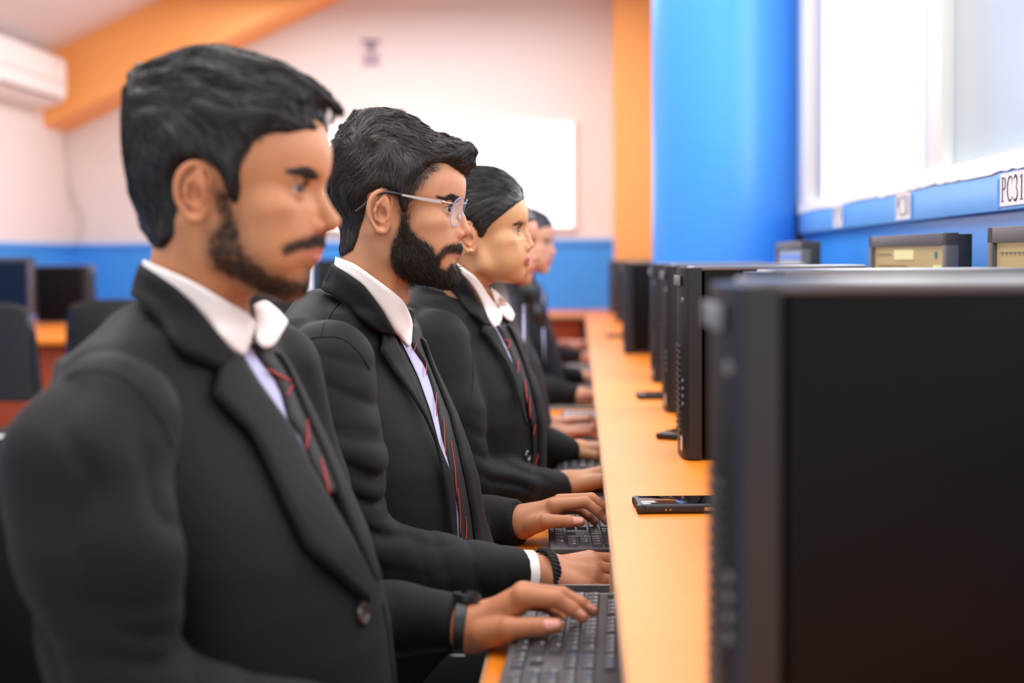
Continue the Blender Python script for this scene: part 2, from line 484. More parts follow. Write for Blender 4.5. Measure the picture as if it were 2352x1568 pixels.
# ------------------------------------------------------------------ monitors
M_mon = mat('monitor_plastic', lin(92, 92, 98), .45)
M_monb = mat('monitor_back', lin(30, 30, 34), .5)
def screen_mat(name, c, s): return mat(name, lin(*c), .25, emit=lin(*c), es=s)
S_tan = screen_mat('screen_tan', (158, 140, 100), .55)
S_tanL = screen_mat('screen_light', (196, 190, 140), .6)
S_line = screen_mat('screen_ink', (120, 108, 84), .4)
S_teal = screen_mat('screen_teal', (60, 110, 120), .5)
S_grey = screen_mat('screen_grey', (150, 156, 160), .5)
S_white = screen_mat('screen_white', (225, 235, 255), 1.1)
S_off = mat('screen_off', lin(22, 22, 26), .2)
def make_monitor(width=.405, height=.30, kind='tan', frame=None):
    r = empty('monitor'); fr = frame or M_mon
    zc = .10 + height / 2
    bz = .018
    mb = MB()
    for s in (-1, 1):
        mb.box((0, s * (width / 2 - bz / 2), zc), (.022, bz, height), bev=.0008)
    mb.box((0, 0, zc + height / 2 - bz / 2 - .002), (.022, width, bz + .004), bev=.0008)
    mb.box((0, 0, zc - height / 2 + bz / 2), (.022, width, bz), bev=.002)
    mb.build('bezel', fr, r)
    MB().box((.022, 0, zc), (.028, width - .004, height - .004), bev=.002, m=M_monb).box((.04, 0, zc - .01), (.03, width * .6, height * .6), bev=.01, m=M_monb).build('back_shell', parent=r)
    sw, sh = width - 2 * bz, height - 2 * bz - .004
    x = -.006
    base = {'tan': S_tan, 'grey': S_grey, 'white': S_white, 'off': S_off}[kind]
    mb = MB().box((x + .004, 0, zc), (.004, sw, sh), m=base)
    zt_ = zc + sh / 2
    if kind == 'tan':
        L = sw / 2
        mb.box((x + .001, 0, zt_ - .09), (.002, sw * .995, .075), m=S_tanL)
        mb.box((x + .0005, .02, zt_ - .017), (.002, .10, .018), m=S_tanL)
        mb.box((x + .0003, -L + .045, zt_ - .018), (.002, .008, .012), m=S_teal)
        mb.box((x + .0003, -L + .03, zt_ - .043), (.002, .05, .014), m=S_tanL)
        mb.box((x + .0003, -L + .01, zt_ - .043), (.002, .012, .014), m=S_teal)
        for i in range(9): mb.box((x + .0003, L - .03 - i * .018, zt_ - .038), (.002, .010, .003), m=S_line)
        for i in range(6): mb.box((x + .0003, L - .02 - i * .014, zt_ - .016), (.002, .008, .003), m=S_line)
        for i in range(5): mb.box((x, .0 - .01 * i, zt_ - .062 - .012 * i), (.002, sw * .8, .002), m=S_line)
    if kind == 'grey':
        mb.box((x + .001, 0, zt_ - .02), (.002, sw * .9, .012), m=screen_mat('screen_blueline', (90, 120, 190), .5))
    if kind == 'white':
        mb.box((x + .001, .03, zt_ - .09), (.002, sw * .5, .09), m=screen_mat('screen_blue', (90, 120, 230), .8))
        mb.box((x + .001, 0, zt_ - .01), (.002, sw * .98, .02), m=screen_mat('screen_cyan', (90, 220, 220), .8))
    mb.build('screen', parent=r)
    MB().box((.035, 0, .075), (.022, .06, .15), bev=.004, m=M_monb).build('stand_neck', parent=r)
    MB().box((.02, 0, .006), (.16, .20, .012), bev=.005, m=M_monb).build('stand_base', parent=r)
    return r
def put_mon(r, A, B, z=DESK):
    """A: near corner (x,y), B: far corner (x,y) of the screen face"""
    A = Vector((*A, 0)); B = Vector((*B, 0)); d = B - A
    c = (A + B) / 2; r.location = (c.x, c.y, z)
    r.rotation_euler = (0, 0, math.atan2(d.y, d.x) - PI / 2)
# heights so that tops sit just above the camera's eye level
HM = CAMZ + .038 - DESK - .10
m30 = make_monitor(.405, HM, 'tan'); put_mon(m30, (.640, 2.48), (.589, 2.88))
tag(m30, 'grey monitor with tan document screen below the PC30 label', 'monitor', 'monitors on the counter under the window')
m29 = make_monitor(.40, HM, 'grey'); put_mon(m29, (.555, 3.52), (.545, 3.92))
tag(m29, 'grey monitor with dull grey screen, beside the blue column', 'monitor', 'monitors on the counter under the window')
m31 = make_monitor(.405, HM, 'tan'); put_mon(m31, (.628, 1.64), (.586, 2.04))
tag(m31, 'grey monitor at the right edge below the PC31 label', 'monitor', 'monitors on the counter under the window')
# monitors at the left and on the far counter
def put_face(r, px0, px1, ptop, Y, label, grp, turn=0, z=DESK):
    a = W(px0, ptop, Y); b = W(px1, ptop, Y)
    r.location = ((a[0] + b[0]) / 2, Y, z); r.rotation_euler = (0, 0, PI / 2 + turn)
    tag(r, label, 'monitor', grp)
o = copy_tree(tw0); o.location = (-2.925, 8.50, DESK); o.rotation_euler = (0, 0, PI); tag(o, 'black computer tower standing at the far end of the left desk', 'computer tower', 'computer tower on the left desk')
put_face(make_monitor(.34, .29, 'off', M_mon), -60, 72, 590, 7.0, 'dark monitor with grey frame cut by the left edge of the picture', 'monitor on the left desk', -.3)
g = 'monitors on the far counter'
put_face(make_monitor(.36, .27, 'white', M_monb), 596, 722, 600, 9.45, 'lit white monitor on the far counter beside the nearest student chin', g)
put_face(make_monitor(.36, .27, 'off', M_monb), 722, 850, 605, 9.45, 'dark monitor on the far counter next to the lit white one', g)

# ------------------------------------------------------------------ PC labels on the rail
M_ink = mat('label_ink', lin(46, 46, 52), .6)
M_paper = mat('label_paper', lin(240, 238, 242), .5)
M_tape = mat('blue_tape', lin(44, 140, 232), .4)
def arc(cx, cy, rx, ry, a0, a1, n=14):
    return [(cx + rx * math.cos(math.radians(a0 + (a1 - a0) * i / n)), cy + ry * math.sin(math.radians(a0 + (a1 - a0) * i / n))) for i in range(n + 1)]
def wid(n, lo, hi, ph=0): return [lo + (hi - lo) * math.sin(PI * i / (n - 1)) ** 1.2 for i in range(n)]
def strokes(ch):
    """serif capitals/figures as (polyline, widths) in a 0..1 high, ~.6 wide cell"""
    T, t = .115, .035
    if ch == 'P': a = arc(.26, .74, .24, .24, 90, -90); return [([(.17, .0), (.17, 1)], [T, T]), ([(.05, .985), (.26, .985)], [t, t]), ([(.17, .5), (.26, .5)], [t, t]), (a, wid(len(a), t, T)), ([(.05, .015), (.30, .015)], [t, t])]
    if ch == 'C': a = arc(.36, .5, .30, .49, 50, 318, 22); return [(a, wid(len(a), t, T)), ([(.58, .70), (.585, .98)], [t, t])]
    if ch == '3': a = arc(.26, .76, .19, .23, 160, -70); b = arc(.25, .27, .25, .27, 75, -150); return [(a, wid(len(a), t, T)), (b, wid(len(b), t, T))]
    if ch == '1': return [([(.27, .0), (.27, 1)], [T, T]), ([(.1, .86), (.27, .99)], [t, t]), ([(.12, .015), (.42, .015)], [t, t])]
    if ch == '0':
        a = arc(.3, .5, .23, .49, 90, 270); b = arc(.3, .5, .23, .49, 90, -90); return [(a, wid(len(a), t, T)), (b, wid(len(b), t, T))]
    if ch == '2': a = arc(.28, .74, .21, .25, 165, -35); return [(a, wid(len(a), t, T)), ([(.45, .6), (.08, .04)], [T * .7, t]), ([(.08, .04), (.52, .04)], [.08, .08])]
    if ch == '9':
        a = arc(.28, .68, .2, .31, 90, 450, 24); b = arc(.12, .62, .37, .62, 20, -62); return [(a, wid(len(a), T * .5, T * .8)), (b, wid(len(b), T * .7, t))]
def write(root, text, x0, z0, h, wch, yo):
    mb = MB()
    for i, ch in enumerate(text):
        for pl, ws in strokes(ch):
            for k in range(len(pl) - 1):
                (ax, ay), (bx, by) = pl[k], pl[k + 1]
                dx, dy = bx - ax, by - ay; L = math.hypot(dx * wch / .62, dy * h) or 1
                nx, ny = -dy * h / L, dx * wch / .62 / L
                wa, wb = ws[k] * h * .55, ws[k + 1] * h * .55
                X = lambda u: x0 + (i + u / .66) * wch
                Z = lambda v: z0 + v * h
                q = [(X(ax) + nx * wa * .9, Z(ay) + ny * wa), (X(bx) + nx * wb * .9, Z(by) + ny * wb), (X(bx) - nx * wb * .9, Z(by) - ny * wb), (X(ax) - nx * wa * .9, Z(ay) - ny * wa)]
                vs = [mb.bm.verts.new((yo, -u, v)) for u, v in q]
                mb.bm.faces.new(vs)
    return mb.build('printed_text', M_ink, root, smooth=False)
for txt, px, h, lbl in (('PC31', 2317, .055, 'white paper label reading PC31, largest, at the right edge'),
                   ('PC30', 2070, .058, 'white paper label reading PC30 on the blue ledge'),
                   ('PC29', 1923, .058, 'white paper label reading PC29, blurred, nearest the blue column')):
    y = yat(px); zc = (zr0 + zr1) / 2 + .001
    r = empty('desk_label', (XW - .006, y, zc))
    wl = .142
    MB().box((0, 0, 0), (.0012, wl, h), m=M_paper).build('paper', parent=r)
    write(r, txt, -wl / 2 + .006, -h * .36, h * .74, (wl - .010) / 4, -.0012)
    MB().box((.0, wl / 2 + .009 if txt == 'PC31' else -wl / 2 - .009, -.005), (.0008, .02, h * .9), m=M_tape).build('tape', parent=r)
    tag(r, lbl, 'label', 'computer number labels')

# ------------------------------------------------------------------ phones
M_ph = mat('phone_case', lin(44, 42, 46), .45)
M_glass = mat('phone_glass', lin(10, 10, 14), .04, spec=.8)
M_gold = mat('phone_side_gold', lin(214, 170, 80), .35, metal=.5)
def make_phone(L=.168, Wd=.080, H=.0125, case=True):
    r = empty('smartphone')
    MB().box((L / 2, 0, H / 2), (L, Wd, H), bev=.004, seg=3, m=M_ph).build('case', parent=r)
    MB().box((L / 2, 0, H + .0001), (L - .014, Wd - .012, .0008), bev=.0003, m=M_glass).build('screen', parent=r)
    if case:
        for cx in (.006, L - .006):
            for s in (-1, 1): MB().box((cx, s * (Wd / 2 - .006), H / 2), (.015, .015, H + .0008), bev=.004).build('corner_bumper', M_ph, r)
        for i in range(2): MB().sph((.040 + i * .006, -Wd / 2 + .0002, H / 2 - .001), .0013, m=M_gold).build('side_hole', parent=r)
        MB().box((.105, -Wd / 2 - .0002, H / 2), (.022, .002, .005), bev=.001, m=M_gold).build('side_button', parent=r)
        for y in (-.012, 0, .012, .022): MB().box((.0, y, H / 2), (.0015, .006, .003)).build('port', mat('port_dark', lin(12, 12, 14), .6), r)
    return r
def put(r, px, py, Y, rz): p = W(px, py, Y); r.location = (p[0], Y, DESK); r.rotation_euler = (0, 0, rz)
g = 'phones lying on the counter'
r = make_phone(); r.location = (.078, 2.032, DESK + .0008); r.rotation_euler = (0, 0, .05)
tag(r, 'black phone in a rugged case lying on the counter, nearest and largest phone', 'phone', g)
for (x, y, rz, l) in ((.168, 2.86, -.5, 'grey phone corner poking out left of the third computer tower'),
                      (.145, 3.66, .05, 'dark phone lying left of the fourth computer tower'),
                      (.118, 6.5, 0, 'small dark phone lying far along the counter')):
    r = make_phone(case=False); r.location = (x, y, DESK + .0008); r.rotation_euler = (0, 0, rz); tag(r, l, 'phone', g)

# ------------------------------------------------------------------ keyboards
M_kb = mat('keyboard_body', lin(58, 53, 57), .5)
M_key = mat('keyboard_key', lin(54, 49, 53), .42)
M_leg = mat('key_legend', lin(200, 210, 225), .5)
M_legb = mat('key_legend_blue', lin(70, 150, 215), .5)
def make_keyboard(full=True):
    """long axis along y; near the viewer (-y) the number pad; +x is the far (function key) side"""
    r = empty('keyboard')
    Lk, Wk = .44, .128
    mb = MB().box((0, 0, .009), (Wk, Lk, .016), bev=.003, m=M_kb).build('body', parent=r)
    p = .0187
    keys = []     # (row from user 0..5, start u, width) ; u from left end of keyboard
    rows = []
    rows.append([(0, 1.25), (1.25, 1.25), (2.5, 1.25), (3.75, 6.25), (10, 1.25), (11.25, 1.25), (12.5, 1.25), (13.75, 1.25)])
    rows.append([(0, 2.25)] + [(2.25 + i, 1) for i in range(10)] + [(12.25, 2.75)])
    rows.append([(0, 1.75)] + [(1.75 + i, 1) for i in range(11)] + [(12.75, 2.25)])
    rows.append([(0, 1.5)] + [(1.5 + i, 1) for i in range(12)] + [(13.5, 1.5)])
    rows.append([(i, 1) for i in range(13)] + [(13, 2)])
    rows.append([(0, 1)] + [(2 + i, 1) for i in range(4)] + [(6.5 + i, 1) for i in range(4)] + [(11 + i, 1) for i in range(4)])
    for rr_ in range(6):
        z = 15.25
        if rr_ in (3, 4, 5): rows[rr_] += [(z, 1), (z + 1, 1), (z + 2, 1)]
        if rr_ == 0: rows[rr_] += [(z, 1), (z + 1, 1), (z + 2, 1)]
        if rr_ == 1: rows[rr_] += [(z + 1, 1)]
    z = 18.5
    rows[0] += [(z, 2), (z + 2, 1)]; rows[1] += [(z, 1), (z + 1, 1), (z + 2, 1), (z + 3, 1)]
    rows[2] += [(z, 1), (z + 1, 1), (z + 2, 1)]; rows[3] += [(z, 1), (z + 1, 1), (z + 2, 1), (z + 3, 1)]; rows[4] += [(z + i, 1) for i in range(4)]
    tot = 22.5; s = (Lk - .02) / tot
    xs = [-.048, -.0295, -.011, .0075, .026, .049]
    rk = random.Random(2)
    kb = MB(); kb._mi(M_key)
    for ri, row in enumerate(rows):
        hx = .0155 if ri < 5 else .012
        for u, wdt in row:
            y = Lk / 2 - .01 - (u + wdt / 2) * s; wy = wdt * s - .0028
            c = Vector((xs[ri], y, .0195))
            if full:
                # tapered key cap
                b = .0; tz = .0208
                v = []
                for zz, sh in ((.0168, 0), (tz, .0016)):
                    for dx, dy in ((-1, -1), (1, -1), (1, 1), (-1, 1)):
                        v.append(kb.bm.verts.new((c.x + dx * (hx / 2 - sh), c.y + dy * (wy / 2 - sh), zz)))
                for f in ((0, 1, 5, 4), (1, 2, 6, 5), (2, 3, 7, 6), (3, 0, 4, 7), (4, 5, 6, 7)):
                    kb.bm.faces.new([v[i] for i in f])
                m = M_legb if (u > 15 and rk.random() < .4) else M_leg
                if wdt < 3: kb.box((c.x + hx * .18, c.y + wy * .18, tz + .0001), (.0032, .0026, .0003), m=m)
            else:
                kb.box(c, (hx, wy, .006))
    kb.build('keys', parent=r, smooth=False)
    return r
k1 = make_keyboard()
klab = ['black keyboard nearest the camera under the hand with the wristwatch', 'black keyboard under the two hands of the bearded student with bracelet',
        'keyboard under the hands of the woman with the ear stud', 'keyboard with pale keys before the long-haired student', 'blurred keyboard before the black-haired student farthest face in the row',
        'blurred keyboard before the last student in the row']
kpos = [(-.016, 1.60, -.03), (.010, 2.32, .035), (.015, 2.98, 0), (.01, 3.78, 0), (.01, 4.65, 0), (.01, 5.6, 0)]
for k, (x, y, rz) in enumerate(kpos):
    o = k1 if k == 0 else copy_tree(k1)
    o.location = (x, y, TRAY + .001); o.rotation_euler = (0, 0, rz)
    tag(o, klab[k], 'keyboard', 'keyboards on the trays')
M_keyp = mat('pale_key', lin(150, 146, 152), .45)
for kb_ in [x for x in bpy.data.objects if x.get('label') == klab[3]]:
    for ch in kb_.children:
        if ch.name.startswith('keys'):
            ch.material_slots[0].link = 'OBJECT'; ch.material_slots[0].material = M_keyp
print('room done', time.time() - T0)
# ------------------------------------------------------------------ sculpting kit (signed distance fields -> mesh)
f32 = np.float32
class Grid:
    def __init__(s, lo, hi, h):
        s.lo = np.array(lo, float); s.h = h
        s.n = np.ceil((np.array(hi, float) - s.lo) / h).astype(int) + 1
        ax = [(s.lo[i] + h * np.arange(s.n[i])).astype(f32) for i in range(3)]
        s.X, s.Y, s.Z = np.meshgrid(*ax, indexing='ij', sparse=True)
        s.F = np.full(tuple(s.n), 9.0, f32)
    def sample(s, P):
        P = np.asarray(P, float)
        u = (P - s.lo) / s.h
        u = np.clip(u, 0, np.array(s.n) - 1.001)
        i = u.astype(int); t = u - i
        x, y, z = i[..., 0], i[..., 1], i[..., 2]; tx, ty, tz = t[..., 0], t[..., 1], t[..., 2]
        F = s.F
        c00 = F[x, y, z] * (1 - tx) + F[x + 1, y, z] * tx; c10 = F[x, y + 1, z] * (1 - tx) + F[x + 1, y + 1, z] * tx
        c01 = F[x, y, z + 1] * (1 - tx) + F[x + 1, y, z + 1] * tx; c11 = F[x, y + 1, z + 1] * (1 - tx) + F[x + 1, y + 1, z + 1] * tx
        return (c00 * (1 - ty) + c10 * ty) * (1 - tz) + (c01 * (1 - ty) + c11 * ty) * tz
    def grad(s, P, e=None):
        e = e or s.h
        g = np.stack([s.sample(P + np.eye(3)[k] * e) - s.sample(P - np.eye(3)[k] * e) for k in range(3)], -1)
        return g / (np.linalg.norm(g, axis=-1, keepdims=True) + 1e-9)
    def mesh(s, flip=False):
        F = s.F; ins = F < 0
        c = ins[:-1, :-1, :-1].astype(np.int8)
        for a in (0, 1):
            for b in (0, 1):
                for d in (0, 1):
                    if a or b or d:
                        c = c + ins[a:a + c.shape[0], b:b + c.shape[1], d:d + c.shape[2]]
        act = (c > 0) & (c < 8)
        I = np.argwhere(act)
        idx = np.full(act.shape, -1, np.int32); idx[act] = np.arange(len(I))
        acc = np.zeros((len(I), 3)); cnt = np.zeros(len(I))
        corners = [(a, b, d) for a in (0, 1) for b in (0, 1) for d in (0, 1)]
        val = {co: F[I[:, 0] + co[0], I[:, 1] + co[1], I[:, 2] + co[2]] for co in corners}
        for co in corners:
            for ax in range(3):
                if co[ax] == 0:
                    c2 = list(co); c2[ax] = 1; c2 = tuple(c2)
                    v0, v1 = val[co], val[c2]
                    m = (v0 < 0) != (v1 < 0)
                    t = np.where(m, v0 / np.where(m, v0 - v1, 1), 0)
                    p = np.array(co, float) + np.zeros((len(I), 3)); p[:, ax] += t
                    acc += p * m[:, None]; cnt += m
        V = s.lo + s.h * (I + acc / cnt[:, None])
        Q = []
        for ax in range(3):
            o1, o2 = (ax + 1) % 3, (ax + 2) % 3
            sl0 = [slice(1, -1)] * 3; sl1 = [slice(1, -1)] * 3
            sl0[ax] = slice(0, -1); sl1[ax] = slice(1, None)
            a0 = ins[tuple(sl0)]; a1 = ins[tuple(sl1)]
            m = a0 != a1
            J = np.argwhere(m); J[:, o1] += 1; J[:, o2] += 1
            e1 = np.zeros(3, int); e1[o1] = 1; e2 = np.zeros(3, int); e2[o2] = 1
            q = []
            for dd in (-e1 - e2, -e2, 0 * e1, -e1):
                K = J + dd
                q.append(idx[K[:, 0], K[:, 1], K[:, 2]])
            q = np.stack(q, 1)
            fl = a0[m]
            q[~fl] = q[~fl][:, ::-1]
            Q.append(q)
        Q = np.concatenate(Q); Q = Q[(Q >= 0).all(1)]
        return V, Q

def smin(a, b, k):
    h = np.clip(.5 + .5 * (b - a) / k, 0, 1)
    return b + (a - b) * h - k * h * (1 - h)
def smax(a, b, k): return -smin(-a, -b, k)
def ell(X, Y, Z, c, r, R=None):
    x, y, z = X - f32(c[0]), Y - f32(c[1]), Z - f32(c[2])
    if R is not None:
        R = np.array(R.transposed()) if isinstance(R, Matrix) else R
        R = R.astype(f32)
        x, y, z = R[0, 0] * x + R[0, 1] * y + R[0, 2] * z, R[1, 0] * x + R[1, 1] * y + R[1, 2] * z, R[2, 0] * x + R[2, 1] * y + R[2, 2] * z
    rx, ry, rz = [f32(v) for v in r]
    k0 = np.sqrt((x / rx) ** 2 + (y / ry) ** 2 + (z / rz) ** 2)
    k1 = np.sqrt((x / rx ** 2) ** 2 + (y / ry ** 2) ** 2 + (z / rz ** 2) ** 2)
    return k0 * (k0 - 1) / (k1 + f32(1e-6))
def cap(X, Y, Z, a, b, ra, rb=None):
    rb = ra if rb is None else rb
    a = np.array(a, f32); b = np.array(b, f32); d = b - a
    x, y, z = X - a[0], Y - a[1], Z - a[2]
    t = np.clip((x * d[0] + y * d[1] + z * d[2]) / f32(np.dot(d, d) + 1e-9), 0, 1)
    return np.sqrt((x - t * d[0]) ** 2 + (y - t * d[1]) ** 2 + (z - t * d[2]) ** 2) - (f32(ra) + f32(rb - ra) * t)
def poly2d(x, z, P):
    """signed distance to a polygon (negative inside); x,z arrays"""
    P = np.array(P, float); n = len(P)
    d = np.full(np.broadcast(x, z).shape, 1e9); ins = np.zeros(d.shape, bool)
    for i in range(n):
        a = P[i]; b = P[(i + 1) % n]; e = b - a
        wx, wz = x - a[0], z - a[1]
        t = np.clip((wx * e[0] + wz * e[1]) / (e @ e + 1e-12), 0, 1)
        d = np.minimum(d, (wx - e[0] * t) ** 2 + (wz - e[1] * t) ** 2)
        c = ((a[1] > z) != (b[1] > z)) & (x < (b[0] - a[0]) * (z - a[1]) / (b[1] - a[1] + 1e-12) + a[0])
        ins ^= c
    d = np.sqrt(d); return np.where(ins, -d, d)
def noise3(P, freq, seed=0):
    r = np.random.RandomState(seed); v = 0
    for k in range(5):
        w = r.normal(size=3) * freq; v = v + np.sin(P @ w + r.uniform(0, 6.28))
    return v / 2.2
def rotz(a): c, s = math.cos(a), math.sin(a); return np.array([[c, -s, 0], [s, c, 0], [0, 0, 1]])
def roty(a): c, s = math.cos(a), math.sin(a); return np.array([[c, 0, s], [0, 1, 0], [-s, 0, c]])

# ------------------------------------------------------------------ strands (hair)
def strands(G, P0, flow, L, lift, width, nseg=7, clump=.5, nclump=200, wig=.25, seed=0, curl=0, base=.0002, lvar=.35):
    """ribbons that follow the surface G.F=0 from P0 along the flow field, rising to `lift` at the tip"""
    r = np.random.RandomState(seed); N = len(P0)
    Ls = L * (1 + lvar * r.uniform(-1, 1, N)) if np.isscalar(L) else L
    lf = lift * r.uniform(.2, 1.0, N) ** 1.0
    ph = r.uniform(0, 6.28, N)
    P = P0.copy(); path = [P.copy()]; Nn = [G.grad(P)]
    jit = r.normal(size=(N, 3)) * wig * .5
    for k in range(1, nseg + 1):
        g = G.grad(P)
        d = flow(P) + jit + wig * np.stack([noise3(P, 60, 11), noise3(P, 60, 12), noise3(P, 60, 13)], -1)
        d -= g * (d * g).sum(-1, keepdims=True)
        d /= np.linalg.norm(d, axis=-1, keepdims=True) + 1e-6
        if curl:
            b = np.cross(g, d); a = curl * np.sin(ph + k * 1.1)
            d = d + b * a[:, None]; d /= np.linalg.norm(d, axis=-1, keepdims=True)
        P = P + d * (Ls / nseg)[:, None]
        tgt = base + (lf - base) * (k / nseg) ** 1.4
        P = P - g * np.clip(G.sample(P) - tgt, -.004, .004)[:, None]
        path.append(P.copy()); Nn.append(g)
    path = np.array(path)  # (S,N,3)
    if clump and nclump:
        ci = r.choice(N, min(nclump, N), replace=False)
        C0 = P0[ci]
        asg = np.empty(N, int)
        for s0 in range(0, N, 4000):
            d2 = ((P0[s0:s0 + 4000, None] - C0[None]) ** 2).sum(-1); asg[s0:s0 + 4000] = ci[d2.argmin(1)]
        t = (np.arange(nseg + 1) / nseg)[:, None, None] ** 1.3 * clump
        path = path * (1 - t) + path[:, asg] * t
    S = nseg + 1
    T = np.gradient(path, axis=0); T /= np.linalg.norm(T, axis=-1, keepdims=True) + 1e-9
    Nn = np.array(Nn)
    B = np.cross(T, Nn); B /= np.linalg.norm(B, axis=-1, keepdims=True) + 1e-9
    roll = r.normal(size=N) * .6
    U = B * np.cos(roll)[None, :, None] + Nn * np.sin(roll)[None, :, None]
    w = width * (1 - .75 * (np.arange(S) / nseg) ** 2)[:, None, None] * r.uniform(.6, 1.3, N)[None, :, None] * .5
    V = np.stack([path - U * w, path + U * w], 2)      # S,N,2,3
    V = V.transpose(1, 0, 2, 3).reshape(-1, 3)
    base_i = (np.arange(N) * S * 2)[:, None] + (np.arange(nseg) * 2)[None]
    F = np.stack([base_i, base_i + 1, base_i + 3, base_i + 2], -1).reshape(-1, 4)
    return V, F

def tri_points(V, Q, n, rng, weight=None):
    a, b, c = V[Q[:, 0]], V[Q[:, 1]], V[Q[:, 2]]
    ar = np.linalg.norm(np.cross(b - a, c - a), axis=1)
    if weight is not None: ar = ar * weight((a + c) / 2)
    i = rng.choice(len(Q), n, p=ar / ar.sum())
    u = rng.uniform(size=(n, 1)); v = rng.uniform(size=(n, 1))
    d = V[Q[i, 3]]
    return (a[i] * (1 - u) + b[i] * u) * (1 - v) + (d * (1 - u) + c[i] * u) * v

def flow_field(arrows):
    A = np.array([(a[0], a[1]) for a in arrows], float); D = np.array([(a[2], a[3], a[4] if len(a) > 4 else 0) for a in arrows], float)
    D /= np.linalg.norm(D, axis=1, keepdims=True)
    def f(P):
        w = 1 / (((P[:, None, 0] - A[None, :, 0]) ** 2 + (P[:, None, 2] - A[None, :, 1]) ** 2) + .0001) ** 1.5
        w /= w.sum(1, keepdims=True)
        v = w @ D
        sy = np.sign(P[:, 1])
        return np.stack([v[:, 0], v[:, 2] * sy, v[:, 1]], -1)
    return f

# ------------------------------------------------------------------ the head
def head_field(G, c):
    """c: dict of shape controls; local frame: origin between the ear canals, x forward, z up (metres)"""
    X, Y0, Z = G.X, G.Y, G.Z
    Y = np.abs(Y0)
    E = lambda cc, rr, R=None: ell(X, Y, Z, cc, rr, R)
    K = lambda a, b, ra, rb=None: cap(X, Y, Z, a, b, ra, rb)
    fem = c.get('fem', 0); full = c.get('full', 0)
    F = E((.006, 0, .038), (.092, .075, .074))
    F = smin(F, E((.048, 0, .038), (.050, .060, .052)), .02)           # forehead
    F = smin(F, E((.046, 0, -.028), (.049, .056 + full * .006, .060)), .02)   # face core
    F = smin(F, K((.084, .008, .0175), (.070, .040, .018), .0095 - fem * .002, .008), .012)   # brow
    F = smin(F, E((.055, .047 + full * .003, -.016), (.022, .015, .013)), .016)             # cheekbone
    F = smin(F, E((.046, .034 + full * .006, -.050), (.032, .022 + full * .006, .034)), .02)
    F = smin(F, E((.063, 0, -.052), (.029, .031, .024)), .015)          # muzzle
    jw = .046 + full * .008
    F = smin(F, K((.070 + c.get('chin', 0), .010, -.090 + c.get('chz', 0)), (.010, jw, -.056), .0145, .013), .018)
    F = smin(F, K((.010, jw, -.056), (-.002, .056, -.006), .013, .014), .018)
    F = smin(F, E((.073 + c.get('chin', 0), 0, -.089 + c.get('chz', 0)), (.0155, .019, .0145)), .012)
    F = smin(F, E((.035 + c.get('chin', 0), 0, -.078 + c.get('chz', 0)), (.045, .034, .020)), .02)           # under the chin
    # neck
    nk = c.get('neck', .052)
    a = np.array(c.get('neck_a', (-.022, 0, -.035))); b = np.array(c.get('neck_b', (-.054, 0, -.17)))
    F = smin(F, cap(X, Y, Z, a, b, nk, nk * c.get('neck_t', .82)), .02)
    F = smin(F, cap(X, Y, Z, (-.02, .050, -.03), (-.006, .014, -.165), .012, .010), .02)      # neck muscle
    F = smin(F, E((.008, 0, -.122), (.011, .011, .013)), .018)
    # eye sockets, nose
    F = smax(F, -E((.0935, .031, .0030), (.0135, .0165, .0095)), .012)
    F = smax(F, -E((.0975, .015, .002), (.0085, .006, .012)), .009)
    nt = c.get('nose', 0)
    F = smin(F, K((.0868, 0, .010), (.0945, 0, -.010), .0062, .0068), .006)
    F = smin(F, K((.0945, 0, -.010), (.1003 + nt, 0, -.0275), .0068, .0088), .005)
    F = smin(F, E((.0905, .0125, -.0325), (.0105, .0072, .0075)), .005)
    F = smin(F, K((.098 + nt, 0, -.032), (.088, 0, -.040), .005, .006), .004)
    F = smax(F, -E((.0955, .0066, -.0395), (.0048, .0030, .0045)), .002)
    F = smax(F, -E((.0815, .0185, -.0335), (.004, .003, .008)), .005)   # alar crease
    # lips
    F = smin(F, cap(X, Y, Z, (.0905, .002, -.0535), (.079, .0225, -.0585), .0048, .0024), .004)
    F = smin(F, cap(X, Y, Z, (.0885, 0, -.0640), (.078, .0215, -.0600), .0055, .0026), .004)
    F = smax(F, -cap(X, Y, Z, (.0965, 0, -.0590), (.0790, .0245, -.0592), .0011, .0009), .0022)
    F = smax(F, -E((.0945, 0, -.0745), (.0065, .016, .0055)), .008)      # below lower lip
    F = smax(F, -E((.0965, 0, -.0455), (.0035, .0022, .005)), .004)      # philtrum
    # eyelids: shells around the balls with an almond opening
    ec = np.array((.0728, .0310, .0030)); R0 = .0120
    lid = ell(X, Y, Z, ec, (R0 + .0024,) * 3)
    F = smin(F, lid, .0045)
    op = c.get('eye_open', 1.0)
    u = (Y - f32(ec[1])); 
    up = f32(.0010) + f32(.0052 * op) * (1 - (u / f32(.0135)) ** 2) - (Z - f32(ec[2]))
    dn = (Z - f32(ec[2])) + f32(.0008) + f32(.0040 * op) * (1 - (u / f32(.0135)) ** 2)
    opening = np.minimum(up, dn)              # >0 inside the opening
    inball = ell(X, Y, Z, ec, (R0 + .0002,) * 3)
    cut = np.maximum(-opening * .9, f32(.074) - X)      # <0 inside the opening, in front
    cut = np.maximum(cut, np.abs(u) - f32(.0135))
    F = smax(F, -cut, .0012)
    F = np.minimum(F, np.maximum(inball, f32(.001) + 0 * inball) + 1)     # keep socket open (ball is its own piece)
    # upper lid crease
    F = smax(F, -cap(X, Y, Z, (.0855, .022, .0112), (.0790, .043, .0105), .0011), .003)
    # ear
    es = c.get('ear', .85)
    eo = np.array((-.004, .0735, -.002))
    def ep(u, v, w=0):   # ear plane: u forward, v up, w outward
        sn, cs = math.sin(.42), math.cos(.42)
        return eo + es * np.array((u * cs - w * sn * 0 + .12 * v, 0, v)) + np.array((0, -u * sn + w, 0)) * es + np.array((.0, .0, 0))
    ear = None
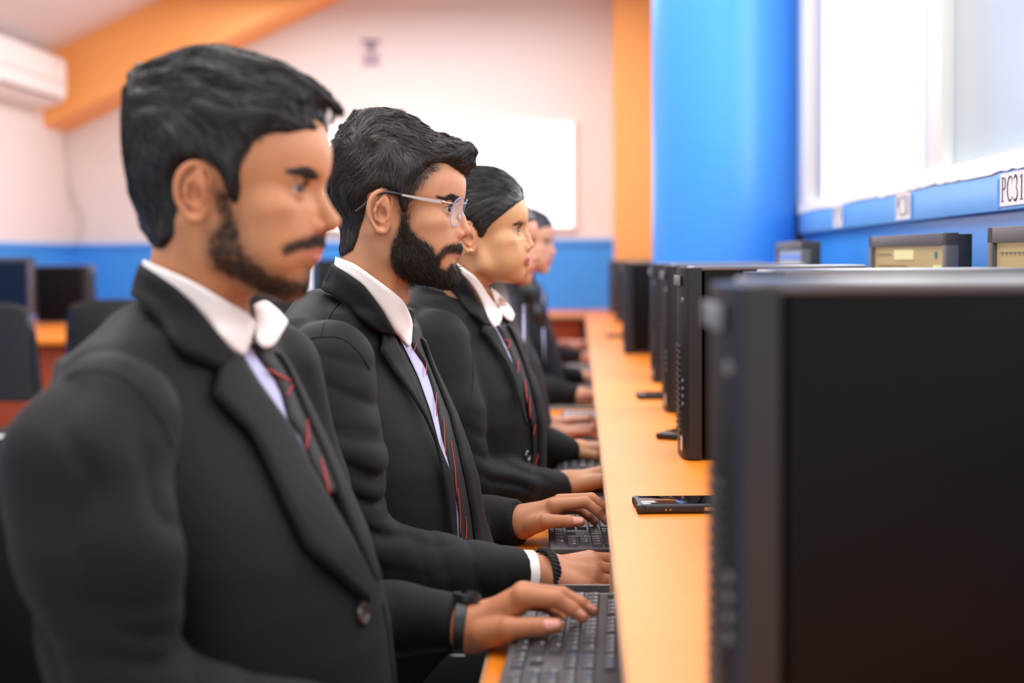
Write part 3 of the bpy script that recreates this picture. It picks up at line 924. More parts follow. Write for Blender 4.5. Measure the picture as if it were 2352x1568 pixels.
    rim = [(.011, .004), (.013, .018), (.006, .030), (-.007, .0345), (-.020, .027), (-.0255, .010), (-.022, -.009), (-.013, -.022), (-.004, -.031), (.006, -.030), (.008, -.020)]
    rad = [.0032, .0036, .0038, .0040, .0040, .0038, .0036, .0038, .0058, .0052, .004]
    tt_ = np.linspace(0, len(rim) - 1, 31); rk_ = np.arange(len(rim))
    rp = spl([(a, b, c_) for (a, b), c_ in zip(rim, rad)], 3); rim = [(q[0], q[1]) for q in rp]; rad = [max(q[2], .003) for q in rp]
    for i in range(len(rim) - 1):
        e_ = cap(X, Y, Z, ep(*rim[i], .004), ep(*rim[i + 1], .004), rad[i] * es, rad[i + 1] * es)
        ear = e_ if ear is None else np.minimum(ear, e_)
    plate = ell(X, Y, Z, ep(-.006, .002, -.001), (.0195 * es, .0036 * es, .0315 * es), Matrix.Rotation(.42, 3, 'Z') @ Matrix.Rotation(.12, 3, 'Y'))
    ear = smin(ear, plate, .003)
    anti = [(-.002, .024), (-.012, .014), (-.015, .002), (-.010, -.011), (.000, -.017)]
    for i in range(len(anti) - 1):
        ear = smin(ear, cap(X, Y, Z, ep(*anti[i], .0035), ep(*anti[i + 1], .0035), .0028 * es), .003)
    ear = smax(ear, -ell(X, Y, Z, ep(-.002, -.003, .006), (.0085 * es, .006 * es, .011 * es)), .003)
    ear = smin(ear, cap(X, Y, Z, ep(.0105, -.001, .002), ep(.0085, -.009, .003), .0036 * es), .003)   # tragus
    root = cap(X, Y, Z, ep(.006, .014, -.006), ep(.006, -.018, -.006), .008 * es)
    ear = smin(ear, root, .005)
    ear = smax(ear, -ell(X, Y, Z, ep(.002, -.004, .004), (.004, .006, .004)), .002)
    F = smin(F, ear, .004)
    G.F = F.astype(f32)
    return ec, R0

def IDW(x, z, pts, p=2.5):
    num = 0; den = 0
    for (a, b, v) in pts:
        w = 1 / ((x - a) ** 2 + (z - b) ** 2 + 2e-5) ** (p / 2); num = num + w * v; den = den + w
    return num / den

def skull(X, Y, Z):
    F = ell(X, Y, Z, (.006, 0, .038), (.092, .075, .074))
    F = smin(F, ell(X, Y, Z, (.048, 0, .038), (.050, .060, .052)), .02)
    return smin(F, cap(X, Y, Z, (-.022, 0, -.035), (-.045, 0, -.17), .052, .055), .02)

class Head:
    def __init__(s, origin, yaw, pitch, scale):
        s.o = np.array(origin, float); s.R = rotz(yaw) @ roty(pitch); s.s = scale
    def w(s, P): return (np.asarray(P, float) * s.s) @ s.R.T + s.o
    def loc(s, P): return ((np.asarray(P, float) - s.o) @ s.R) / s.s
    def px(s, pts, ly=0.0):
        """pixels -> head-local (x,z) on the plane local y = ly"""
        pts = np.array(pts, float); d = rays(pts[:, 0], pts[:, 1]) @ s.R; c = (np.array([0, 0, CAMZ]) - s.o) @ s.R
        t = (ly * s.s - c[1]) / d[:, 1]
        q = (c + d * t[:, None]) / s.s
        return q[:, [0, 2]]

SKIN = attr_mat('skin', .48, sss=.12, spec=.35, bump=(900, .12, .0004))
M_hair = mat('black_hair', lin(32, 28, 27), .42, spec=.5)
M_hairb = mat('dark_brown_hair', lin(45, 37, 33), .42, spec=.5)
M_hairl = mat('brown_long_hair', lin(58, 40, 32), .45, spec=.5)
M_beard = mat('beard_hair', lin(48, 38, 32), .6, spec=.25)
M_eye = attr_mat('eye', .12, spec=.4)

def build_head(H, c, h, root_parts, skin):
    """returns V,Q,cols in world for head+eyes; and the grid"""
    G = Grid((-.105, -.100, -.185), (.122, .100, .120), h)
    ec, R0 = head_field(G, c)
    full_f = G.F
    G.F = smax(G.F, ((f32(-.168) - f32(.80) * G.X) - G.Z) * f32(.78) + 0 * G.F, .004).astype(f32)   # neck ends inside the collar
    V, Q = G.mesh(); G.F = full_f
    col = np.tile(np.array(skin), (len(V), 1))
    x, y, z = V[:, 0], np.abs(V[:, 1]), V[:, 2]
    # lips
    sp = lambda cc, rr: np.clip(1.3 - np.sqrt(((x - cc[0]) / rr[0]) ** 2 + ((y - cc[1]) / rr[1]) ** 2 + ((z - cc[2]) / rr[2]) ** 2), 0, .5) * 2
    li = np.clip(sp((.088, .0, -.0595), (.014, .024, .0088)) * 1.3, 0, 1)[:, None]
    col = col * (1 - li) + np.array(c.get('lip', lin(186, 112, 100))) * li
    # redder nose wings / ears
    rd = np.clip(sp((.092, .012, -.033), (.012, .012, .012)) + sp((-.012, .082, .004), (.03, .02, .038)) * .6, 0, 1)[:, None] * .25
    col = col * (1 - rd) + np.array(lin(205, 110, 85)) * rd
    # darker skin round the eyes
    rd = sp((.080, .031, .002), (.016, .020, .013))[:, None] * .22
    col = col * (1 - rd) + np.array(lin(120, 75, 55)) * rd
    n1 = noise3(V, 90, 3)[:, None] * .035 + noise3(V, 420, 7)[:, None] * .022 + noise3(V, 1100, 8)[:, None] * .018; col = col * (1 + n1)
    fr = np.random.RandomState(8)
    for k in range(26):
        q = V[fr.randint(len(V))]; dd_ = np.linalg.norm(V - q, axis=1); kk = np.clip(1 - dd_ / fr.uniform(.0012, .0022), 0, 1)[:, None] * .35; col = col * (1 - kk) + np.array(lin(110, 62, 44)) * kk
    for (poly, strength, shade, ly, soft) in c.get('stubble', []):
        d = poly2d(V[:, 0], V[:, 2], poly)
        k = np.clip(.5 - d / soft, 0, 1) * strength * (1 + .15 * noise3(V, 300, 5)) * np.clip(1.0 + 0 * x, 0, 1)
        k = (np.clip(k, 0, 1) * (V[:, 1] < 2))[:, None]
        col = col * (1 - k) + np.array(shade) * k
    # eyes
    VV = [V]; QQ = [Q]; CC = [col]
    for s in (-1, 1):
        th = np.linspace(0, PI, 25); ph = np.linspace(0, 2 * PI, 33)[:-1]
        tt, pp = np.meshgrid(th, ph, indexing='ij')
        rr = R0 * (1 + .06 * np.clip((np.cos(tt) - .87) / .13, 0, 1))
        e = np.stack([np.cos(tt) * rr, np.sin(tt) * np.cos(pp) * rr, np.sin(tt) * np.sin(pp) * rr], -1).reshape(-1, 3)
        ang = tt.ravel()
        ecol = np.tile(np.array(lin(188, 174, 166)), (len(e), 1))
        ecol[ang < .54] = lin(58, 36, 26); ecol[ang < .24] = (.004, .004, .004)
        gz = c.get('gaze', (-.14, -.1))
        e = e @ roty(-gz[1]).T @ rotz(gz[0]).T + ec * np.array((1, s, 1))
        n, m = 25, 32
        q = []
        for i in range(n - 1):
            for j in range(m): q.append((i * m + j, (i + 1) * m + j, (i + 1) * m + (j + 1) % m, i * m + (j + 1) % m))
        off = sum(len(v) for v in VV)
        VV.append(e); QQ.append(np.array(q) + off); CC.append(ecol)
    return G, V, Q, np.concatenate(VV), np.concatenate(QQ), np.concatenate(CC)

def hair_cap(H, h, outline_px, mask_px, sides, extra=None, mask_ly=-.070, tmin=.003, taper=.012, lo=(-.15, -.115, -.14), hi=(.16, .115, .19), loc_outline=None, loc_mask=None):
    G = Grid(lo, hi, h)
    OUT = np.array(loc_outline) if loc_outline is not None else H.px(outline_px, 0.0)
    MSK = np.array(loc_mask) if loc_mask is not None else np.concatenate([H.px([q[:2]], q[2] if len(q) > 2 else mask_ly) for q in mask_px])
    X, Y, Z = G.X, G.Y, G.Z
    zero = np.zeros((len(OUT),))
    tk = np.maximum(skull(OUT[:, 0], zero, OUT[:, 1]), tmin)
    pts = [(OUT[i, 0], OUT[i, 1], tk[i]) for i in range(len(OUT))]
    xs = X[:, 0, :]; zs_ = Z[0, :, :]
    xx, zz = np.broadcast_arrays(xs, zs_)
    T = IDW(xx, zz, pts + list(sides))
    md = poly2d(xx, zz, MSK)
    T = T * np.clip(-md / taper, 0, 1) ** .6
    F = skull(X, Y, Z)
    # thickness fades from the midline value to the side value as |y| grows
    F = F - T[:, None, :].astype(f32)
    if extra is not None: F = extra(F, X, Y, Z)
    F = smax(F, md[:, None, :].astype(f32) + 0 * F, .004)
    G.F = F.astype(f32)
    G.MSK = MSK
    return G

def comb_bump(G, flow_angle, amp, freq, seed=0):
    """grooves running along the combing direction (x-z angle given by a function of x,z)"""
    X, Y, Z = np.broadcast_arrays(G.X, G.Y, G.Z)
    a = flow_angle
    u = -np.sin(a) * X + np.cos(a) * Z          # across the strands
    v = np.cos(a) * X + np.sin(a) * Z
    yy = Y
    G.F = (G.F + amp * (np.sin(freq * (u + .35 * yy + .010 * np.sin(30 * v + 4 * yy * 20 + seed))) + .6 * np.sin(freq * 1.9 * (u - .3 * yy) + 2 + .8 * np.sin(40 * v)))).astype(f32)

def hair_object(name, H, G, m, root, n, flow, L, lift, width, seed, smooth_n=0, weight=None, **kw):
    V, Q = G.mesh()
    o = mesh_np(name, H.w(V), Q, m, root)
    if n:
        rng = np.random.RandomState(seed)
        P0 = tri_points(V, Q, n, rng, weight)
        sv, sf = strands(G, P0, flow, L, lift, width, seed=seed, **kw)
        o2 = mesh_np('hair_strands', H.w(sv), sf, m, o, smooth=True)
        o2['kind'] = 'stuff'
    return o

# ------------------------------------------------------------------ pixel-snapped cloth panels
def snap(G, px, py, off, y0=None, y1=None, toworld=None, n=260):
    """march along the sight line through each pixel to the level set `off` of the garment field"""
    px = np.asarray(px, float); py = np.asarray(py, float)
    ys = np.linspace(y0, y1, n)
    d = rays(px, py)                                # (N,3)
    t = ys[None] / d[:, 1][:, None]                 # (N,n)
    P = d[:, None, :] * t[..., None]; P[..., 2] += CAMZ
    F = G.sample(P) - off
    hit = F < 0
    first = np.where(hit.any(1), hit.argmax(1), F.argmin(1))
    i = np.arange(len(px))
    k0 = np.maximum(first - 1, 0)
    f0 = F[i, k0]; f1 = F[i, first]
    tt = np.where((f0 > 0) & (f1 < 0), f0 / (f0 - f1 + 1e-9), 1.0)
    return P[i, k0] * (1 - tt[:, None]) + P[i, first] * tt[:, None]

def resample(pl, n):
    pl = np.array(pl, float); seg = np.linalg.norm(np.diff(pl, axis=0), axis=1); s = np.r_[0, seg.cumsum()]
    t = np.linspace(0, s[-1], n)
    # keep the corners
    for k in s[1:-1]:
        j = np.abs(t - k).argmin()
        if 0 < j < n - 1: t[j] = k
    return np.stack([np.interp(t, s, pl[:, k]) for k in range(pl.shape[1])], 1)

def smooth_grid(P, it):
    for _ in range(it):
        Q = P.copy()
        Q[1:-1] += .5 * ((P[:-2] + P[2:]) / 2 - P[1:-1])
        P = Q
        Q = P.copy()
        Q[:, 1:-1] += .5 * ((P[:, :-2] + P[:, 2:]) / 2 - P[:, 1:-1])
        P = Q
    return P

def panel_mesh(P, thick, nrm=None, flipn=False):
    """grid of points (n,m,3) -> closed slab of given thickness"""
    n, m = P.shape[:2]
    du = np.gradient(P, axis=0); dv = np.gradient(P, axis=1)
    N = np.cross(du, dv); N /= np.linalg.norm(N, axis=-1, keepdims=True) + 1e-9
    vd = P - np.array([0, 0, CAMZ])
    if (N * vd).sum(-1).mean() > 0: N = -N
    if flipn: N = -N
    e = np.ones((n, m)); e[0] = e[-1] = .2; e[:, 0] = e[:, -1] = .2
    A = P + N * thick * e[..., None]; B = P - N * thick * .3
    V = np.concatenate([A.reshape(-1, 3), B.reshape(-1, 3)])
    idx = np.arange(n * m).reshape(n, m); q = []
    a = np.stack([idx[:-1, :-1], idx[1:, :-1], idx[1:, 1:], idx[:-1, 1:]], -1).reshape(-1, 4)
    q = [a, a[:, ::-1] + n * m]
    loop = np.r_[idx[0, :], idx[1:, -1], idx[-1, -2::-1], idx[-2:0:-1, 0]]
    l2 = np.roll(loop, -1)
    q.append(np.stack([loop, l2, l2 + n * m, loop + n * m], -1))
    return V, np.concatenate(q)

def panel(name, G, A, B, off, thick, m, parent, yr, n=40, k=8, sm=1, end='lin'):
    """strip between pixel polylines A and B laid on the garment"""
    a = resample(A, n); b = resample(B, n)
    t = np.linspace(0, 1, k)[None, :, None]
    pp = a[:, None] * (1 - t) + b[:, None] * t
    P = snap(G, pp[..., 0].ravel(), pp[..., 1].ravel(), off, *yr).reshape(n, k, 3)
    P = smooth_grid(P, sm)
    V, Q = panel_mesh(P, thick)
    return mesh_np(name, V, Q, m, parent)

# ------------------------------------------------------------------ torso, sleeves
TORSO = [  # z, cx, a (depth), b (half width)      for the reference body; x shifted per person
    (1.088, -.335, .045, .060), (1.075, -.334, .072, .100), (1.05, -.332, .096, .150), (1.00, -.336, .112, .180), (.95, -.322, .120, .186),
    (.90, -.302, .126, .184), (.85, -.290, .126, .180), (.80, -.282, .127, .178), (.75, -.275, .130, .178), (.70, -.268, .136, .182), (.60, -.262, .146, .188), (.52, -.262, .150, .190), (.50, -.262, .14, .18)]
def torso_field(G, ox, oy, yaw, dz=0, tab=None, sc=1.0):
    T = np.array(tab or TORSO)[::-1]
    T = T.copy()
    X, Y, Z = np.broadcast_arrays(G.X, G.Y, G.Z)
    z = Z[0, 0, :] - dz
    piv = -.30
    cx = np.interp(z, T[:, 0], T[:, 1]) - piv; a = np.interp(z, T[:, 0], T[:, 2]) * sc; b = np.interp(z, T[:, 0], T[:, 3]) * sc
    c, s = math.cos(yaw), math.sin(yaw)
    x = (X - f32(piv + ox)); y = (Y - f32(oy))
    xl = c * x + s * y; yl = -s * x + c * y
    k0 = np.sqrt(((xl - cx.astype(f32)) / a.astype(f32)) ** 2 + (yl / b.astype(f32)) ** 2)
    k0 = (np.abs((xl - cx.astype(f32)) / a.astype(f32)) ** 2.2 + np.abs(yl / b.astype(f32)) ** 2.2) ** f32(1 / 2.2)
    F = (k0 - 1) * np.minimum(a, b).astype(f32)
    F = np.maximum(F, (Z - f32(T[-1, 0] + dz)) * .8)
    F = np.maximum(F, f32(T[0, 0] + dz) - Z)
    def tw(p):   # torso-local point -> world
        p = np.array(p, float); q = np.array([c * p[0] - s * p[1], s * p[0] + c * p[1], p[2] + dz]); return q + np.array([piv + ox, oy, 0])
    def tl(P):
        x = P[..., 0] - piv - ox; y = P[..., 1] - oy
        return np.stack([c * x + s * y, -s * x + c * y, P[..., 2] - dz], -1)
    return F, tw, tl

def chain(X, Y, Z, pts, rad, k=.01):
    F = None
    for i in range(len(pts) - 1):
        e = cap(X, Y, Z, pts[i], pts[i + 1], rad[i], rad[i + 1])
        F = e if F is None else smin(F, e, k)
    return F

def folds(F, X, Y, Z, ridges, k=.012):
    """raised creases of cloth: list of (points, radius, depth-under-surface)"""
    for pts, r in ridges:
        for i in range(len(pts) - 1):
            F = smin(F, cap(X, Y, Z, pts[i], pts[i + 1], r), k)
    return F

def creases(F, X, Y, Z, cs, seed=1):
    """sharp-valleyed cloth creases: list of (centre, axis, spread, spacing, depth)"""
    P = np.stack(np.broadcast_arrays(X, Y, Z), -1)
    for k, (c, ax, sg, sp, am) in enumerate(cs):
        c = np.array(c); ax = np.array(ax, float); ax /= np.linalg.norm(ax); q = P - c
        env = np.exp(-(q ** 2).sum(-1) / (2 * sg * sg)); m = env > .02
        Pm = P[m]; ph = PI * ((Pm - c) @ ax) / sp + 1.1 * noise3(Pm, 14, seed + k) + .35 * noise3(Pm, 40, seed + k + 9)
        F[m] = (F[m] + am * env[m] * ((1 - np.abs(np.sin(ph))) ** 1.6 - .35)).astype(f32)
    return F

# ------------------------------------------------------------------ hands
def hand(fingers, palm, forearm, h, skin, nails, pad=.03, extra=None, kf=.004):
    """fingers: list of (points, radii); palm: list of (a,b,ra,rb); world coordinates"""
    allp = np.concatenate([np.array(f[0]) for f in fingers] + [np.array([p[0], p[1]]) for p in palm] + [np.array(forearm[0])])
    G = Grid(allp.min(0) - pad, allp.max(0) + pad, h)
    X, Y, Z = G.X, G.Y, G.Z
    F = None
    for a, b, ra, rb in palm:
        e = cap(X, Y, Z, a, b, ra, rb); F = e if F is None else smin(F, e, .014)
    F = smin(F, chain(X, Y, Z, forearm[0], forearm[1]), .02)
    H = None
    for pts, rad in fingers:
        e = chain(X, Y, Z, pts, rad, .003)
        # knuckle bulges
        F = smin(F, e, kf)
    if extra: F = extra(F, X, Y, Z)
    G.F = F.astype(f32)
    V, Q = G.mesh()
    col = np.tile(np.array(skin), (len(V), 1))
    # knuckles slightly redder
    for pts, rad in fingers:
        for p in pts[:-1]:
            d = np.linalg.norm(V - np.array(p), axis=1); k = np.clip(1 - d / .014, 0, 1)[:, None] * .25
            col = col * (1 - k) + np.array(lin(176, 98, 74)) * k
        p = np.array(pts[-1]); d = np.linalg.norm(V - p, axis=1); k = np.clip(1 - d / .02, 0, 1)[:, None] * .25
        col = col * (1 - k) + np.array(lin(205, 120, 95)) * k
    # nails: oval patches (p, normal direction, finger direction, half-length, half-width)
    for p, nrm, dr, hl, hw in nails:
        p = np.array(p); nrm = np.array(nrm, float); nrm /= np.linalg.norm(nrm); dr = np.array(dr, float); dr -= nrm * (dr @ nrm); dr /= np.linalg.norm(dr); sd = np.cross(nrm, dr)
        q = V - p
        u, v, w = q @ dr, q @ sd, q @ nrm
        m = (np.abs(u / hl) ** 4 + np.abs(v / hw) ** 4 < 1) & (w > 0) & (w < .014)
        col[m] = lin(226, 160, 146)
        m2 = (np.abs(u / hl) ** 4 + np.abs(v / hw) ** 4 < 1) & (w > 0) & (w < .014) & (u > hl * .72)
        col[m2] = lin(232, 200, 184)
    return V, Q, col
# ------------------------------------------------------------------ the students
M_jack = mat('black_blazer_wool', lin(13, 12, 12), .72, spec=.26, bump=(700, .25, .0006), sheen=.04)
M_jackb = mat('blazer_edge', lin(11, 11, 11), .72, spec=.26, bump=(700, .25, .0006), sheen=.04)
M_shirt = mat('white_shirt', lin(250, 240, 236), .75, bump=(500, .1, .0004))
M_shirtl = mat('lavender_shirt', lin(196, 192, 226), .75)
M_tie = mat('dark_tie', lin(24, 17, 19), .7, noise=(300, lin(32, 22, 24), (1, 1, .2)))
M_red = mat('red_stripe', lin(168, 38, 34), .7)
M_trs = mat('black_trousers', lin(30, 30, 32), .8)
M_shoe = mat('black_shoes', lin(20, 20, 20), .4)
M_btn = mat('dark_button', lin(40, 42, 46), .12, spec=.8, coat=.5)

def proj(P):
    q = (np.asarray(P, float) - np.array([0, 0, CAMZ])) @ RMn
    return 1176 + FPX * q[..., 0] / -q[..., 2], 784 - FPX * q[..., 1] / -q[..., 2]

def fit_torso(sil, ox, oy, yaw, dz=0):
    """torso table whose front outline runs through the traced pixel outline"""
    sil = np.array(sorted(sil, key=lambda p: p[1]), float)
    out = []; c, s = math.cos(yaw), math.sin(yaw); piv = -.30
    for (z, cx, a, b) in TORSO:
        th = np.linspace(0, 2 * PI, 180)
        ct, st = np.cos(th), np.sin(th)
        ex = np.sign(ct) * np.abs(ct) ** (2 / 2.2); ey = np.sign(st) * np.abs(st) ** (2 / 2.2)
        for it in range(6):
            xl = cx - piv + a * ex; yl = b * ey
            P = np.stack([c * xl - s * yl + piv + ox, s * xl + c * yl + oy, np.full_like(xl, z + dz)], -1)
            px, py = proj(P); i = px.argmax()
            t = np.interp(py[i], sil[:, 1], sil[:, 0])
            if py[i] < sil[0, 1] - 15: break
            cx += (t - px[i]) * P[i, 1] / FPX / c * .9
        out.append((z, cx, a, b))
    return out

def sweep(name, V, Q, m, parent): return mesh_np(name, V, Q, m, parent)

def make_chair(label, loc, rz, high=.93):
    r = empty('visitor_chair', loc, rz)      # faces +x
    Mc = mat('chair_frame_black', lin(70, 72, 78), .25, metal=.8, spec=.6); Mp = mat('chair_pad_black', lin(26, 26, 28), .55); Ms = mat('chair_seat_blue', lin(40, 100, 200), .5)
    MB().box((0, 0, .43), (.42, .43, .05), bev=.02, m=Mp, seg=3).build('seat', parent=r)
    mb = MB()
    mb.box((-.242, 0, high - .178), (.035, .415, .375), bev=.016, m=Mp, rot=Euler((0, -.10, 0)), seg=3)
    mb.build('backrest', parent=r)
    for s in (-1, 1):
        MB().tube([(.19, s * .22, 0), (.18, s * .22, .40)], .012).build('leg', Mc, r)
        MB().tube([(-.26, s * .22, 0), (-.19, s * .22, .40)], .012).build('leg', Mc, r)
    pts = [(-.19, -.22, .40), (-.215, -.222, .62), (-.245, -.215, high - .10), (-.255, -.18, high - .01), (-.257, -.10, high + .012), (-.257, .10, high + .012), (-.255, .18, high - .01), (-.245, .215, high - .10), (-.215, .222, .62), (-.19, .22, .40)]
    MB().tube(spl(pts, 4), .014, n=10).build('back_frame', Mc, r)
    MB().box((0, 0, .40), (.38, .40, .012), m=Ms).build('seat_pan', parent=r)
    tag(r, label, 'chair', 'black visitor chairs')
    return r

class Person: pass

def build_person(cfg):
    p = Person(); t0 = time.time()
    ox, oy, yaw, dz = cfg['ox'], cfg['oy'], cfg['yaw'], cfg.get('dz', 0)
    root = empty('person', (-.30 + ox, oy, .46)); p.root = root
    tag(root, cfg['label'], 'person', 'students seated in a row at the counter')
    M = Matrix.Translation(-root.location)
    # everything is built in world coordinates, then parented keeping its place
    class _R: pass
    H = Head(cfg['head'][0], cfg['head'][1], cfg['head'][2], cfg['head'][3]); p.H = H
    tab = fit_torso(cfg['sil'], ox, oy, yaw, dz) if cfg.get('sil') else None
    arms = cfg['arms']
    # ---- jacket
    lo = (-.66 + ox, oy - .34, .45); hi = (.02 + ox + .10, oy + .34, 1.17 + dz)
    G = Grid(lo, hi, cfg.get('jh', .005))
    X, Y, Z = G.X, G.Y, G.Z
    F, tw, tl = torso_field(G, ox, oy, yaw, dz, tab)
    p.tw = tw
    sh = cfg.get('shoulder', .155)
    for s in (-1, 1):
        F = smin(F, cap(X, Y, Z, tw((-.085, s * .050, 1.060)), tw((-.055, s * sh, 1.030)), .044, .045), .035)
    F = F + (.0014 * noise3(np.stack(np.broadcast_arrays(X, Y, Z), -1), 16, cfg.get('seed', 1))).astype(f32)
    if cfg.get('torso_folds'): F = folds(F, X, Y, Z, cfg['torso_folds'], .02)
    GT = Grid(lo, hi, cfg.get('jh', .005)); GT.F = F.astype(f32); p.GT = GT
    FA = None
    Pn = np.stack(np.broadcast_arrays(X, Y, Z), -1)
    for a in arms:
        pts, rad = a['pts'], a['rad']
        e = chain(X, Y, Z, pts, rad, .02)
        if a.get('cr'): e = creases(e, X, Y, Z, a['cr'], cfg.get('seed', 1))
        if a.get('folds'): e = folds(e, X, Y, Z, a['folds'], a.get('fk', .016))
        # flat cuff
        d = np.array(pts[-1]) - np.array(pts[-2]); d /= np.linalg.norm(d)
        pl = (X - f32(pts[-1][0])) * f32(d[0]) + (Y - f32(pts[-1][1])) * f32(d[1]) + (Z - f32(pts[-1][2])) * f32(d[2]) + f32(a.get('cut', .0))
        e = smax(e, pl, .003)
        e = e + (.0012 * noise3(Pn, 26, 8)).astype(f32)
        F = smin(F, e, cfg.get('armk', .014))
    G.F = F.astype(f32); p.GJ = G
    V, Q = G.mesh()
    jk = mesh_np('blazer', V, Q, M_jack, None); p.jacket = jk
    # ---- skin body: head, core, arms, legs in one mesh
    skin = cfg['skin']
    GH, hV, hQ, bV, bQ, bC = build_head(H, cfg.get('shape', {}), cfg.get('hh', .002), root, skin)
    p.GH = GH; p.hV = hV; p.hQ = hQ
    parts = [(H.w(bV), bQ, bC)]
    # core
    GB = Grid((-.66 + ox, oy - .34, .02), (.16 + ox, oy + .34, 1.12 + dz), .014)
    Xb, Yb, Zb = GB.X, GB.Y, GB.Z
    Fb, _, _ = torso_field(GB, ox, oy, yaw, dz, tab)
    Fb = Fb + .02
    for a in arms: Fb = smin(Fb, chain(Xb, Yb, Zb, a['pts'][:3], [r * .62 for r in a['rad'][:3]]), .02)
    hipz = .545
    legs = []
    for s in (-1, 1):
        hip = np.array((-.27 + ox, oy + s * .085, hipz)); kn = np.array((-.02 + ox * .3, oy + s * .10, .535)); an = np.array((-.07 + ox * .3, oy + s * .10, .08))
        legs.append((hip, kn, an))
        Fb = smin(Fb, cap(Xb, Yb, Zb, hip, kn, .062, .045), .02); Fb = smin(Fb, cap(Xb, Yb, Zb, kn, an, .042, .028), .02)
    GB.F = Fb.astype(f32); v, q = GB.mesh(); parts.append((v, q, np.tile(np.array(skin), (len(v), 1))))
    for hd in cfg.get('hands', []):
        parts.append(hand(h=cfg.get('handh', .0016), skin=tuple(np.array(skin) * np.array((.88, .80, .78))), **hd))
    VV, QQ, CC, off = [], [], [], 0
    for v, q, c in parts: VV.append(v); QQ.append(q + off); CC.append(c); off += len(v)
    body = mesh_np('body', np.concatenate(VV), np.concatenate(QQ), SKIN, None, cols=np.concatenate(CC)); p.body = body
    # ---- trousers, shoes
    GL = Grid((-.50 + ox, oy - .24, .02), (.27 + ox, oy + .24, .64), .012)
    Xl, Yl, Zl = GL.X, GL.Y, GL.Z; FL = None
    for hip, kn, an in legs:
        e = smin(cap(Xl, Yl, Zl, hip, kn, .085, .062), cap(Xl, Yl, Zl, kn, an, .060, .045), .02)
        FL = e if FL is None else smin(FL, e, .03)
    FL = np.maximum(smin(FL, ell(Xl, Yl, Zl, (-.27 + ox, oy, .55), (.14, .17, .09)), .03), f32(.07) - Zl)
    GL.F = FL.astype(f32); v, q = GL.mesh(); tr = mesh_np('trousers', v, q, M_trs, None)
    shs = []
    for hip, kn, an in legs:
        mb = MB().sph((an[0] + .055, an[1], .04), .05, sc=(2.4, .85, .8), n=20).box((an[0] + .05, an[1], .008), (.24, .08, .016), bev=.006)
        shs.append(mb.build('shoe', M_shoe))
    p.kids = [jk, body, tr] + shs
    print('person', cfg['label'][:30], round(time.time() - t0, 1), 's')
    return p

def finish(p, objs):
    for o in p.kids + objs:
        if o.parent is None:
            o.parent = p.root; o.matrix_parent_inverse = Matrix.Translation(-p.root.location)

def stripes(G, segs, off, w, parent, yr):
    """thin coloured lines woven along the tie: list of pixel polylines, one mesh"""
    first = None
    for sgm in segs:
        a = resample(sgm, max(6, len(sgm) * 3)); d = np.gradient(a, axis=0); d /= np.linalg.norm(d, axis=1, keepdims=True) + 1e-9
        nn = np.stack([-d[:, 1], d[:, 0]], 1)
        tp = (np.sin(np.linspace(.25, PI - .25, len(a))) ** .5)[:, None]
        A = a - nn * w * tp; B = a + nn * w * tp
        pp = np.stack([A, B], 1)
        P = snap(G, pp[..., 0].ravel(), pp[..., 1].ravel(), off, *yr).reshape(len(a), 2, 3)
        V, Q = panel_mesh(P, .0006)
        mesh_np('red_stripe', V, Q, M_red, parent)

def tubepath(name, pts, r, m, parent=None, n=8): return MB().tube(pts, r, n=n).build(name, m, parent)

def button(px, py, Y0, G, yr, r=.0115, parent=None, root=None):
    P = snap(G, [px], [py], .0015, *yr)[0]; g = G.grad(P[None], .01)[0]
    q = Vector(g).to_track_quat('Z', 'Y').to_matrix().to_4x4()
    mb = MB()
    prof = [(0, .0022), (r * .55, .0020), (r * .7, .0040), (r * .9, .0042), (r, .0028), (r, 0)]
    rings = []
    for (rr, zz) in prof:
        rings.append([mb.bm.verts.new(Matrix.Translation(P) @ q @ Vector((max(rr, .0002) * math.cos(k * PI / 12), max(rr, .0002) * math.sin(k * PI / 12), zz))) for k in range(24)])
    for i in range(len(rings) - 1):
        for k in range(24): mb.bm.faces.new((rings[i][k], rings[i][(k + 1) % 24], rings[i + 1][(k + 1) % 24], rings[i + 1][k]))
    for a in range(4):
        c = Vector((math.cos(a * PI / 2 + .6) * r * .25, math.sin(a * PI / 2 + .6) * r * .25, .0024))
        mb.sph(Matrix.Translation(P) @ q @ c, .0010, n=8)
    return mb.build('button', M_btn, parent)

